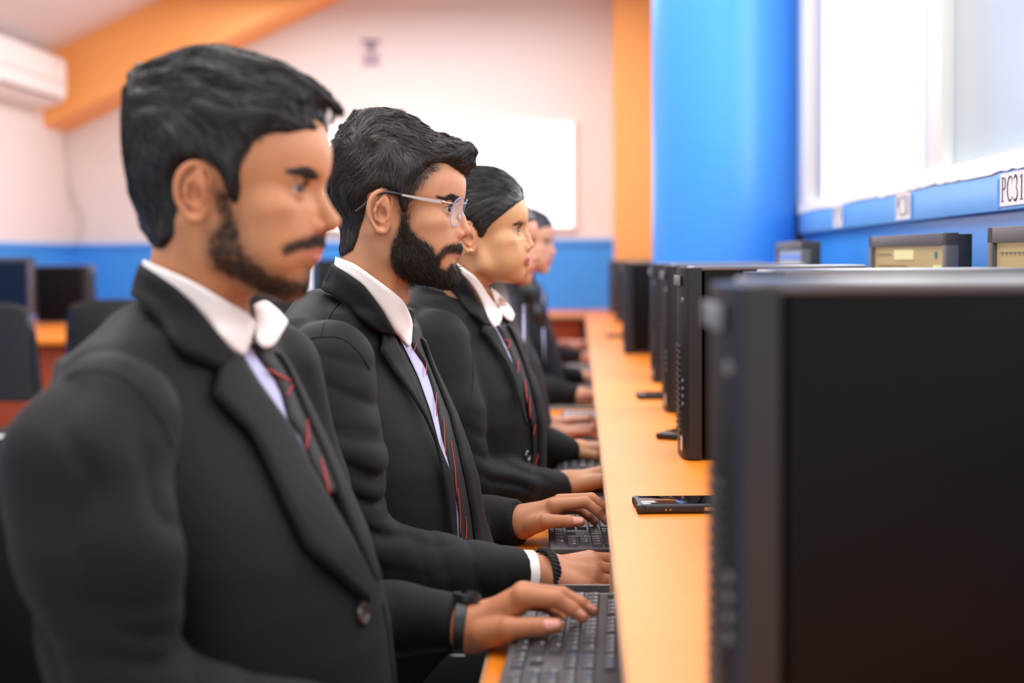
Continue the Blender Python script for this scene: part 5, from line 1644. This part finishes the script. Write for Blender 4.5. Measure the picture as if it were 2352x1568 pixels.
# far leaf of the shirt collar, standing open
P = np.array([[W(583, 700, 1.53), W(610, 687, 1.56), W(644, 716, 1.58), W(662, 738, 1.575)], [W(585, 722, 1.50), W(608, 722, 1.515), W(640, 745, 1.535), W(652, 757, 1.545)], [W(588, 745, 1.485), W(605, 765, 1.485), W(628, 782, 1.50), W(638, 778, 1.52)], [W(588, 775, 1.47), W(600, 795, 1.47), W(612, 800, 1.485), W(622, 795, 1.50)]])
P = np.array([[P[min(int(u), 2), min(int(v), 2)] * (1 - (u - min(int(u), 2))) * (1 - (v - min(int(v), 2))) + P[min(int(u), 2) + 1, min(int(v), 2)] * (u - min(int(u), 2)) * (1 - (v - min(int(v), 2))) + P[min(int(u), 2), min(int(v), 2) + 1] * (1 - (u - min(int(u), 2))) * (v - min(int(v), 2)) + P[min(int(u), 2) + 1, min(int(v), 2) + 1] * (u - min(int(u), 2)) * (v - min(int(v), 2)) for v in np.linspace(0, 3, 13)] for u in np.linspace(0, 3, 13)])
V_, Q_ = panel_mesh(smooth_grid(P, 2), .002); K1l.append(mesh_np('shirt_collar', V_, Q_, M_shirt))
K1l.append(panel('necktie', G1, [(575, 790), (600, 830), (630, 866), (648, 905), (662, 960), (690, 1000), (722, 1075), (752, 1135)], [(622, 790), (645, 815), (672, 852), (690, 890), (708, 945), (730, 1000), (752, 1060), (772, 1135)], .0045, .004, M_tie, None, yr1, 50, 8))
stripes(G1, [[(614, 845), (640, 860), (662, 872), (680, 872)], [(677, 876), (668, 893), (657, 908)], [(707, 962), (708, 1000), (703, 1030)], [(738, 1050), (748, 1090), (758, 1133)]],   .010, 2.6, K1l[-1], yr1)
K1l.append(collar(p1, H1, G1, [(322, 604), (364, 630), (405, 660), (445, 698), (478, 738), (503, 768), (530, 800), (545, 815)], [(300, 678), (345, 715), (375, 750), (402, 790), (425, 815), (450, 828), (480, 838), (502, 846)], .0055, M_jackb, 'blazer_collar', yr=(1.22, 1.75), off=.0075))
K1l.append(panel('lapel', G1, [(528, 800), (557, 820), (600, 884), (644, 944), (680, 995), (718, 1074), (758, 1145), (802, 1220), (838, 1290), (862, 1350)], [(502, 848), (499, 870), (490, 905), (521, 938), (577, 995), (612, 1062), (648, 1141), (705, 1260), (780, 1325), (850, 1385)], .009, .004, M_jackb, None, yr1, 60, 10))
K1l.append(panel('far_lapel', G1, [(632, 808), (660, 852), (686, 915), (712, 975), (742, 1040), (765, 1100), (795, 1180), (830, 1270), (858, 1340)], [(640, 806), (668, 845), (698, 905), (730, 970), (760, 1030), (790, 1095), (815, 1165), (850, 1255), (876, 1330)], .0095, .004, M_jackb, None, yr1, 50, 8))
K1l.append(seam(G1, [(880, 1385), (892, 1450), (905, 1568)], yr1, off=.001, r=.0016))
K1l.append(button(831, 1410, 0, p1.GJ, yr1, .0118))
K1l.append(seam(p1.GJ, [(150, 868), (190, 850), (235, 850), (290, 868), (345, 920), (385, 990), (410, 1080)], yr1, r=.0012))
# wrist watch
wc = Vector(Wl(1059, 1438, 1.632)); wax = (Vector(Wl(1098, 1438, 1.635)) - Vector(Wl(1010, 1432, 1.635))).normalized(); wq = wax.to_track_quat('Z', 'Y').to_matrix()
M_strap = mat('watch_strap', lin(28, 30, 34), .4); M_steel = mat('watch_steel', lin(190, 190, 195), .2, metal=1)
mb = MB(); n = 48; rings = []
for (r_, z_) in ((.0290, -.007), (.0312, -.006), (.0312, .006), (.0290, .007)):
    rings.append([mb.bm.verts.new(wc + wq @ Vector((math.cos(k * 2 * PI / n) * r_, math.sin(k * 2 * PI / n) * r_, z_))) for k in range(n)])
for i in range(4):
    A, B = rings[i], rings[(i + 1) % 4]
    for k in range(n): mb.bm.faces.new((A[k], A[(k + 1) % n], B[(k + 1) % n], B[k]))
wt = mb.build('wristwatch', M_strap)
mb = MB().cyl(wc + Vector((.006, .006, .0290)), wc + Vector((.007, .007, .0365)), .017, n=32, m=M_strap).cyl(wc + Vector((.007, .007, .0365)), wc + Vector((.007, .007, .0377)), .0145, n=32, m=M_glass)
mb.build('watch_case', parent=wt)
MB().box(wc + Vector((-.004, -.004, -.0315)), (.020, .016, .003), bev=.001, m=M_steel).build('clasp', parent=wt)
MB().cyl(wc + Vector((.018, -.006, .030)), wc + Vector((.022, -.010, .030)), .002, n=10, m=M_steel).build('crown', parent=wt)
K1l.append(wt)
# hair
O1 = [(351, 563), (330, 522), (300, 460), (292, 358), (290, 274), (283, 213), (294, 182), (322, 160), (378, 138), (417, 121), (455, 108), (495, 103), (531, 108), (573, 123), (615, 139), (657, 154), (700, 177), (742, 207), (766, 232), (770, 255), (760, 270), (736, 266)]
K_M1 = [(780, 290, 0), (752, 272, 0), (738, 262, -.01), (722, 278, -.022), (706, 294, -.035), (684, 303, -.045), (640, 304, -.06), (606, 306), (588, 320), (570, 342), (556, 365), (550, 395), (547, 430), (540, 470), (524, 470), (514, 425), (505, 395), (490, 378), (470, 368), (440, 372), (418, 380), (405, 405), (402, 458), (408, 500), (400, 525), (385, 545), (360, 562), (340, 572), (240, 540), (240, 100), (450, 50), (860, 130), (860, 290)]
side1 = [(-.02, .07, .012), (.03, .085, .014), (-.05, .04, .010), (-.04, .0, .007), (.06, .09, .014), (-.05, -.03, .006), (.0, .05, .007), (.03, .045, .006)]
arr1 = [(.10, .08, 1, -.25), (.08, .11, 1, -.1), (.04, .12, 1, -.05), (.0, .13, 1, .1), (-.05, .12, .6, .5), (-.09, .08, -.1, -1), (-.10, .03, 0, -1), (-.09, -.02, .1, -1), (-.05, -.06, .2, -1),
        (-.02, .09, 1, -.1), (.03, .09, 1, -.2), (-.05, .06, .5, -.6), (-.03, .04, .1, -.9), (.03, .06, .8, -.5), (.06, .08, 1, -.15), (.0, .03, .1, -1), (.04, .0, 0, -1), (-.05, 0, 0, -1)]
GR1 = hair_cap(H1, .0026, O1, K_M1, side1, lo=(-.15, -.115, -.14), hi=(.17, .115, .18))
P_ = np.stack(np.broadcast_arrays(GR1.X, GR1.Y, GR1.Z), -1)
topw = np.clip((P_[..., 2] - .045) / .04, 0, 1)
wv = np.sin(P_[..., 2] * 260 + P_[..., 1] * 150 + 1.6 * np.sin(P_[..., 0] * 38) + 2.2 * noise3(P_, 28, 31))
GR1.F = (GR1.F + topw * (.0012 * wv + .0016 * noise3(P_ * np.array((.3, 1, 1)), 170, 32))).astype(f32)
fl1 = flow_field(arr1)
V_, Q_ = GR1.mesh(); hr1 = mesh_np('hair', H1.w(V_), Q_, M_hair, None)
rng = np.random.RandomState(14)
P0 = tri_points(V_, Q_, 9000, rng, lambda c: np.clip((c[:, 2] - .045) / .02, 0, 1))
sv, sf = strands(GR1, P0, fl1, .045, .0035, .0008, nseg=8, clump=.6, nclump=500, wig=.18, seed=15, curl=.12)
P0 = tri_points(V_, Q_, 8000, rng, lambda c: (c[:, 2] < .065) * 1.0)
sv1, sf1 = strands(GR1, P0, fl1, .018, .0028, .0007, nseg=4, clump=.5, nclump=900, wig=.2, seed=16)
a_ = mesh_np('hair_strands', H1.w(np.concatenate([sv, sv1])), np.concatenate([sf, sf1 + len(sv)]), M_hair, hr1); a_['kind'] = 'stuff'
K1l.append(hr1)
K1l.append(beard(p1, H1, [(B1, .8), (GO1, .7)], 3800, .0060, .0022, .00045, 19, arB, nseg=3, clump=.2, nclump=300, wig=.4, lvar=.4))
K1l.append(beard(p1, H1, [(MU1, 1)], 1100, .0046, .0016, .00050, 20, [(.08, -.05, -.6, -1), (.06, -.06, -.4, -1)], nseg=3, clump=.2, nclump=100, wig=.3, lvar=.4))
K1l.append(brow_lash(p1, H1, seed=4, n=420, w=.0006, brow=[(.0880, .008, .0200), (.0870, .018, .0245), (.0800, .031, .0265), (.0720, .041, .0230)]))
finish(p1, K1l)
# ================================================================== woman with ear stud
sk3 = lin(204, 150, 108)
H3 = head_at(1073, 544, 2.57, math.radians(-4), math.radians(-6), .95)
sil3 = [(1160, 730), (1167, 742), (1191, 788), (1216, 840), (1240, 896), (1251, 928), (1256, 981), (1254, 1051), (1256, 1100), (1260, 1300)]
cfg3 = dict(label='young woman with pulled-back dark hair and a small gold ear stud, in black blazer',
    ox=.085, oy=2.68, yaw=math.radians(-16), sil=sil3, seed=9, head=(H3.o, math.radians(-4), math.radians(-6), .95), skin=sk3, hh=.0022, jh=.006,
    shape=dict(fem=1, full=.45, eye_open=.85, chin=-.009, chz=.010, lip=lin(176, 82, 76), neck=.046, nose=-.002, ear=.85),
    arms=[dict(pts=[Wl(1000, 790, 2.52), Wl(1030, 950, 2.49), Wl(1060, 1100, 2.47), Wl(1170, 1118, 2.54), Wl(1284, 1122, 2.64)], rad=[.062, .060, .050, .044, .034],
               cr=[(Wl(1150, 1110, 2.48), (.5, 0, 1), .07, .032, .008)]),
          dict(pts=[Wl(1130, 790, 2.90), Wl(1180, 900, 2.94), Wl(1210, 1010, 2.97), Wl(1260, 1030, 3.0), Wl(1314, 1038, 3.04)], rad=[.055, .052, .045, .040, .033])],
    hands=[simple_hand(Wl(1290, 1116, 2.66), .06, 1, 1.1, fore=Wl(1240, 1125, 2.60), drop=-.12), simple_hand(Wl(1318, 1036, 3.05), -.05, -1, .95, fore=Wl(1270, 1038, 3.01))])
p3 = build_person(cfg3); G3 = p3.GT; yr3 = (2.40, 3.05); K3l = []
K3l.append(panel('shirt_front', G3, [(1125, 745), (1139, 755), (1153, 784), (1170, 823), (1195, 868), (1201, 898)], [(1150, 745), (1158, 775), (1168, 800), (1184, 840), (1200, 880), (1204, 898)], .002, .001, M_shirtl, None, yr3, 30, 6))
K3l.append(collar(p3, H3, G3, [(1049, 605), (1089, 633), (1108, 655), (1122, 679), (1140, 702), (1155, 725), (1150, 742), (1137, 751)], [(1045, 612), (1074, 640), (1092, 665), (1105, 690), (1116, 715), (1124, 735), (1130, 745), (1135, 752)], .0025, M_shirt, yr=(2.45, 2.95), off=.007))
K3l.append(collar(p3, H3, G3, [(1127, 660), (1140, 668), (1160, 690), (1175, 708), (1183, 722)], [(1140, 702), (1148, 712), (1155, 724), (1165, 734), (1176, 738)], .0025, M_shirt, yr=(2.55, 2.95), off=.007))
K3l.append(panel('necktie', G3, [(1141, 748), (1156, 778), (1172, 812), (1186, 850), (1204, 898), (1214, 940), (1224, 985), (1226, 1040), (1220, 1110)], [(1163, 745), (1180, 778), (1196, 815), (1206, 850), (1222, 898), (1236, 940), (1244, 985), (1246, 1040), (1240, 1110)], .005, .003, M_tie, None, yr3, 40, 6))
stripes(G3, [[(1158, 779), (1170, 782), (1172, 790), (1164, 804)], [(1191, 825), (1190, 862)], [(1206, 872), (1211, 925)], [(1217, 912), (1218, 960)], [(1230, 975), (1226, 1000)], [(1244, 1022), (1232, 1060), (1226, 1090)]], .0095, 1.4, K3l[-1], yr3)
K3l.append(collar(p3, H3, G3, [(1040, 610), (1068, 640), (1088, 668), (1102, 695), (1114, 720), (1124, 740), (1132, 752)], [(1020, 655), (1040, 672), (1058, 692), (1072, 708), (1085, 722), (1098, 735), (1109, 746)], .0045, M_jackb, 'blazer_collar', yr=(2.45, 2.95), off=.009))
K3l.append(panel('lapel', G3, [(1128, 745), (1139, 755), (1153, 784), (1170, 823), (1195, 868), (1201, 900), (1205, 950), (1210, 978)], [(1110, 747), (1109, 752), (1106, 762), (1125, 784), (1160, 833), (1181, 882), (1198, 946), (1208, 978)], .010, .0035, M_jackb, None, yr3, 40, 8))
K3l.append(panel('far_lapel', G3, [(1164, 745), (1184, 785), (1200, 825), (1218, 880), (1230, 925), (1238, 975), (1238, 1040), (1236, 1100)], [(1166, 742), (1190, 788), (1214, 840), (1238, 896), (1249, 928), (1254, 981), (1252, 1051), (1252, 1100)], .0105, .004, M_jackb, None, yr3, 36, 6))
K3l.append(button(1210, 1047, 0, p3.GT, yr3, .0105))
K3l.append(seam(p3.GJ, [(1000, 690), (1040, 700), (1070, 740), (1085, 800), (1088, 870), (1080, 950)], yr3, r=.0012))
O3 = [(985, 640), (965, 590), (960, 520), (968, 450), (1000, 405), (1040, 385), (1075, 379), (1103, 378), (1130, 380), (1155, 390), (1176, 405), (1192, 422), (1207, 443), (1211, 455)]
K_M3 = [(1222, 460, 0), (1208, 456, 0), (1198, 463, -.02), (1181, 476, -.038), (1155, 496, -.055), (1130, 514), (1117, 530), (1110, 548), (1100, 560), (1092, 545), (1085, 522), (1062, 515), (1050, 545), (1045, 590), (1020, 640), (900, 650), (900, 350), (1240, 350)]
side3 = [(-.02, .07, .008), (.03, .08, .008), (-.05, .04, .010), (-.04, .0, .010), (.06, .08, .006), (-.05, -.03, .010), (.0, .05, .006), (.03, .04, .006)]
GR3 = hair_cap(H3, .0028, O3, K_M3, side3, taper=.022)
P_ = np.stack(np.broadcast_arrays(GR3.X, GR3.Y, GR3.Z), -1)
GR3.F = (GR3.F + .0004 * np.sin(P_[..., 2] * 420 + P_[..., 0] * 260 + 2 * np.sin(P_[..., 0] * 30)) + .0003 * np.sin(P_[..., 2] * 900 + P_[..., 0] * 600)).astype(f32)
fl3 = flow_field([(.09, .07, -.8, .25), (.07, .09, -1, .1), (.03, .11, -1, 0), (-.03, .11, -1, -.3), (-.08, .06, -.7, -1), (.06, .05, -.9, -.4), (.03, .03, -.9, -.5), (0, .02, -.9, -.4), (-.04, 0, -.9, -.2), (0, .07, -1, -.2)])
V_, Q_ = GR3.mesh(); hr3 = mesh_np('hair', H3.w(V_), Q_, M_hair, None)
P0 = tri_points(V_, Q_, 13000, np.random.RandomState(34))
sv, sf = strands(GR3, P0, fl3, .050, .0022, .0007, nseg=7, clump=.35, nclump=500, wig=.10, seed=35)
# gathered bun at the back of the head
GB_ = Grid((-.17, -.06, -.06), (-.06, .06, .06), .003)
GB_.F = (ell(GB_.X, GB_.Y, GB_.Z, (-.112, 0, .0), (.036, .042, .040)) + .0014 * np.sin(340 * (GB_.X + GB_.Z * .6) + 60 * GB_.Y)).astype(f32)
vb, qb = GB_.mesh(); bn = mesh_np('hair_bun', H3.w(vb), qb, M_hair, hr3)
a_ = mesh_np('hair_strands', H3.w(sv), sf, M_hair, hr3); a_['kind'] = 'stuff'
K3l.append(hr3)
K3l.append(brow_lash(p3, H3, seed=5, n=220, w=.0004, brow=[(.0865, .010, .0190), (.0850, .020, .0225), (.0790, .031, .0240), (.0720, .040, .0215)], mhair=M_hairl))
st = H3.w(np.array((-.0045, -.083, -.0265)))
K3l.append(MB().sph(tuple(st), .0032, n=14).build('ear_stud', mat('gold_stud', lin(238, 206, 150), .15, metal=1)))
finish(p3, K3l)

# ================================================================== the students further along
def far_student(nose_px, nose_py, y, label, skin, hairm, sc, yaw, hands, seed, locks, full=.3, res=1.0, back=0.0, collar_on=True):
    nx, _, nz = W(nose_px, nose_py, y)
    o = np.array((nx - .109 * sc * math.cos(yaw), y - .109 * sc * math.sin(yaw), nz + .028 * sc))
    H = Head(o, yaw, 0, sc)
    ox = nx + .167
    arms = []; hs = []
    for (wr, side, rt) in hands:
        wr = np.array(wr); s = -1 if side == 1 else 1
        sh = np.array((-.325 + ox, y + s * .19, 1.00)); el = np.array((-.27 + ox, y + s * .22, .77))
        if wr[0] - el[0] < .12: el[0] = wr[0] - .20
        mid = (el + wr) / 2 + np.array((0, s * .01, -.004))
        arms.append(dict(pts=[tuple(sh), tuple((sh + el) / 2), tuple(el), tuple(mid), tuple(wr)], rad=[.055, .053, .046, .040, .032]))
        hs.append(simple_hand(tuple(wr + np.array((.008, 0, 0))), rt, side, .92, fore=tuple(wr - (wr - mid) * .2)))
    cfg = dict(label=label, ox=ox, oy=y, yaw=math.radians(-10), seed=seed, head=(o, yaw, 0, sc), skin=skin, hh=.0036, jh=.010, handh=.0025, shape=dict(fem=1, chin=-.006, chz=.006, full=full, neck=.044, ear=.85, lip=lin(190, 92, 88)), arms=arms, hands=hs)
    p = build_person(cfg); K = []
    out = [(-.075, -.07), (-.098, -.02), (-.104, .04), (-.095, .09), (-.065, .118), (-.02, .130), (.03, .126), (.07, .108), (.094, .080), (.098, .060)]
    msk = [(.104, .058), (.094, .060), (.075, .056), (.050, .040), (.032, .015), (.026, -.02), (.020, -.07), (-.02, -.13), (-.14, -.13), (-.14, .17), (.13, .17)]
    GR = hair_cap(H, .005, None, None, [(-.02, .07, .010), (.03, .08, .008), (-.05, .04, .012), (-.04, .0, .012), (.05, .06, .006), (0, -.03, .008)], loc_outline=out, loc_mask=msk)
    V, Q = GR.mesh(); VV, QQ = [H.w(V)], [Q]
    # long hair falling over the shoulders
    GLk = Grid((o[0] - .16, o[1] - .18, .72), (o[0] + .16, o[1] + .18, o[2] + .09), .007)
    F = None
    for lk in locks:
        pts = [tuple(o + np.array(q[:3])) for q in lk]; e = chain(GLk.X, GLk.Y, GLk.Z, pts, [q[3] for q in lk], .02)
        F = e if F is None else smin(F, e, .015)
    PP = np.stack(np.broadcast_arrays(GLk.X, GLk.Y, GLk.Z), -1)
    F = F + .0022 * noise3(PP * np.array((1, 1, .12)), 150, seed)
    GLk.F = F.astype(f32); v, q = GLk.mesh(); VV.append(v); QQ.append(q + len(V))
    hr = mesh_np('hair', np.concatenate(VV), np.concatenate(QQ), hairm, None); K.append(hr)
    K.append(brow_lash(p, H, seed=seed, n=120, w=.0006))
    # shirt collar ring, tie
    c = H.w(np.array((-.045, 0, -.125)))
    tw = p.tw
    for s in (-1, 1):
        mb = MB()
        a = [H.w(np.array(q)) for q in ((-.060, s * .052, -.105), (-.010, s * .050, -.120), (.012, s * .014, -.150))]
        b = [H.w(np.array(q)) for q in ((-.062, s * .062, -.125), (.000, s * .062, -.150), (.030, s * .030, -.190))]
        grid = np.array([resample(a, 8), resample([(x + y_) / 2 for x, y_ in zip(a, b)], 8), resample(b, 8)])
        V2, Q2 = panel_mesh(grid, .003); K.append(mesh_np('shirt_collar', V2, Q2, M_shirt))
    yr = (y - .3, y + .2)
    fp = lambda lx, ly, z: proj(tw((lx, ly, z)))
    L = [fp(.1, -.018, z) for z in (1.04, .98, .9, .8)]; R = [fp(.1, .016, z) for z in (1.04, .98, .9, .8)]
    L2 = [fp(.1, -.045, z) for z in (1.04, .98, .9, .8)]
    K.append(panel('shirt_front', p.GT, [L2[0], L2[1], L2[2], L[3]], L, .003, .001, M_shirtl, None, yr, 12, 4))
    K.append(panel('necktie', p.GT, L, R, .006, .003, M_tie, None, yr, 12, 4))
    finish(p, K); return p
dbr = M_hairl
lkA = [[(-.03, -.065, .03, .035), (-.02, -.078, -.06, .032), (.0, -.085, -.15, .034), (.03, -.085, -.24, .034), (.055, -.07, -.34, .026)], [(-.03, .065, .03, .03), (-.02, .075, -.08, .03), (.01, .08, -.2, .03)], [(-.08, 0, .0, .05), (-.085, 0, -.12, .05), (-.09, 0, -.26, .04)]]
lkB = [[(-.03, -.065, .03, .035), (-.02, -.078, -.06, .034), (.01, -.085, -.15, .036), (.035, -.08, -.22, .034), (.05, -.07, -.30, .026)], [(-.03, .065, .03, .03), (-.01, .075, -.08, .03), (.02, .08, -.2, .03)], [(-.08, 0, .0, .05), (-.085, 0, -.12, .05), (-.09, 0, -.26, .04)]]
p4 = far_student(1242, 590, 3.45, 'student with long brown hair, face mostly hidden behind the woman with the ear stud', lin(190, 134, 106), M_hairl, .95, math.radians(-4),
    [(W(1246, 998, 3.43), 1, .0), (W(1243, 974, 3.66), -1, -.1)], 41, lkA)
p5 = far_student(1277, 580, 4.55, 'student with long black hair, farthest visible face in the row, blurred', lin(202, 150, 122), M_hair, .93, math.radians(-10),
    [(W(1324, 908, 4.31), 1, .0), (W(1332, 866, 4.90), -1, 0)], 42, lkB)
p6 = far_student(1262, 590, 6.3, 'last student in the row, seen only as dark sleeves and hands', lin(200, 140, 120), M_hair, .93, 0,
    [(W(1336, 822, 6.05), 1, 0), (W(1300, 792, 6.75), -1, -.1)], 43, lkB)

# ================================================================== chairs
for p, oy, ox, l in ((p1, 1.49, -.065, 'black visitor chair of the nearest student, its back at the lower left corner'), (p2, 2.09, .01, 'black visitor chair under the bearded student in glasses'),
                (p3, 2.68, .085, 'black visitor chair under the woman with the ear stud'), (p4, 3.45, .073, 'black visitor chair under the student with long brown hair'),
                (p5, 4.55, .09, 'black visitor chair under the student with long black hair'), (p6, 6.3, .03, 'black visitor chair under the last student in the row')):
    make_chair(l, (-.345 + ox, oy, 0), 0, .93)
make_chair('black chair with rounded frame at the left edge behind the nearest student', (-2.315, 5.70, 0), math.radians(84), .97)
make_chair('black framed chair just left of the nearest student shoulder', (-1.985, 6.24, 0), math.radians(94), .965)
make_chair('dark chair glimpsed between the two men, before the far counter', (-1.80, 8.45, 0), math.radians(95), .98)
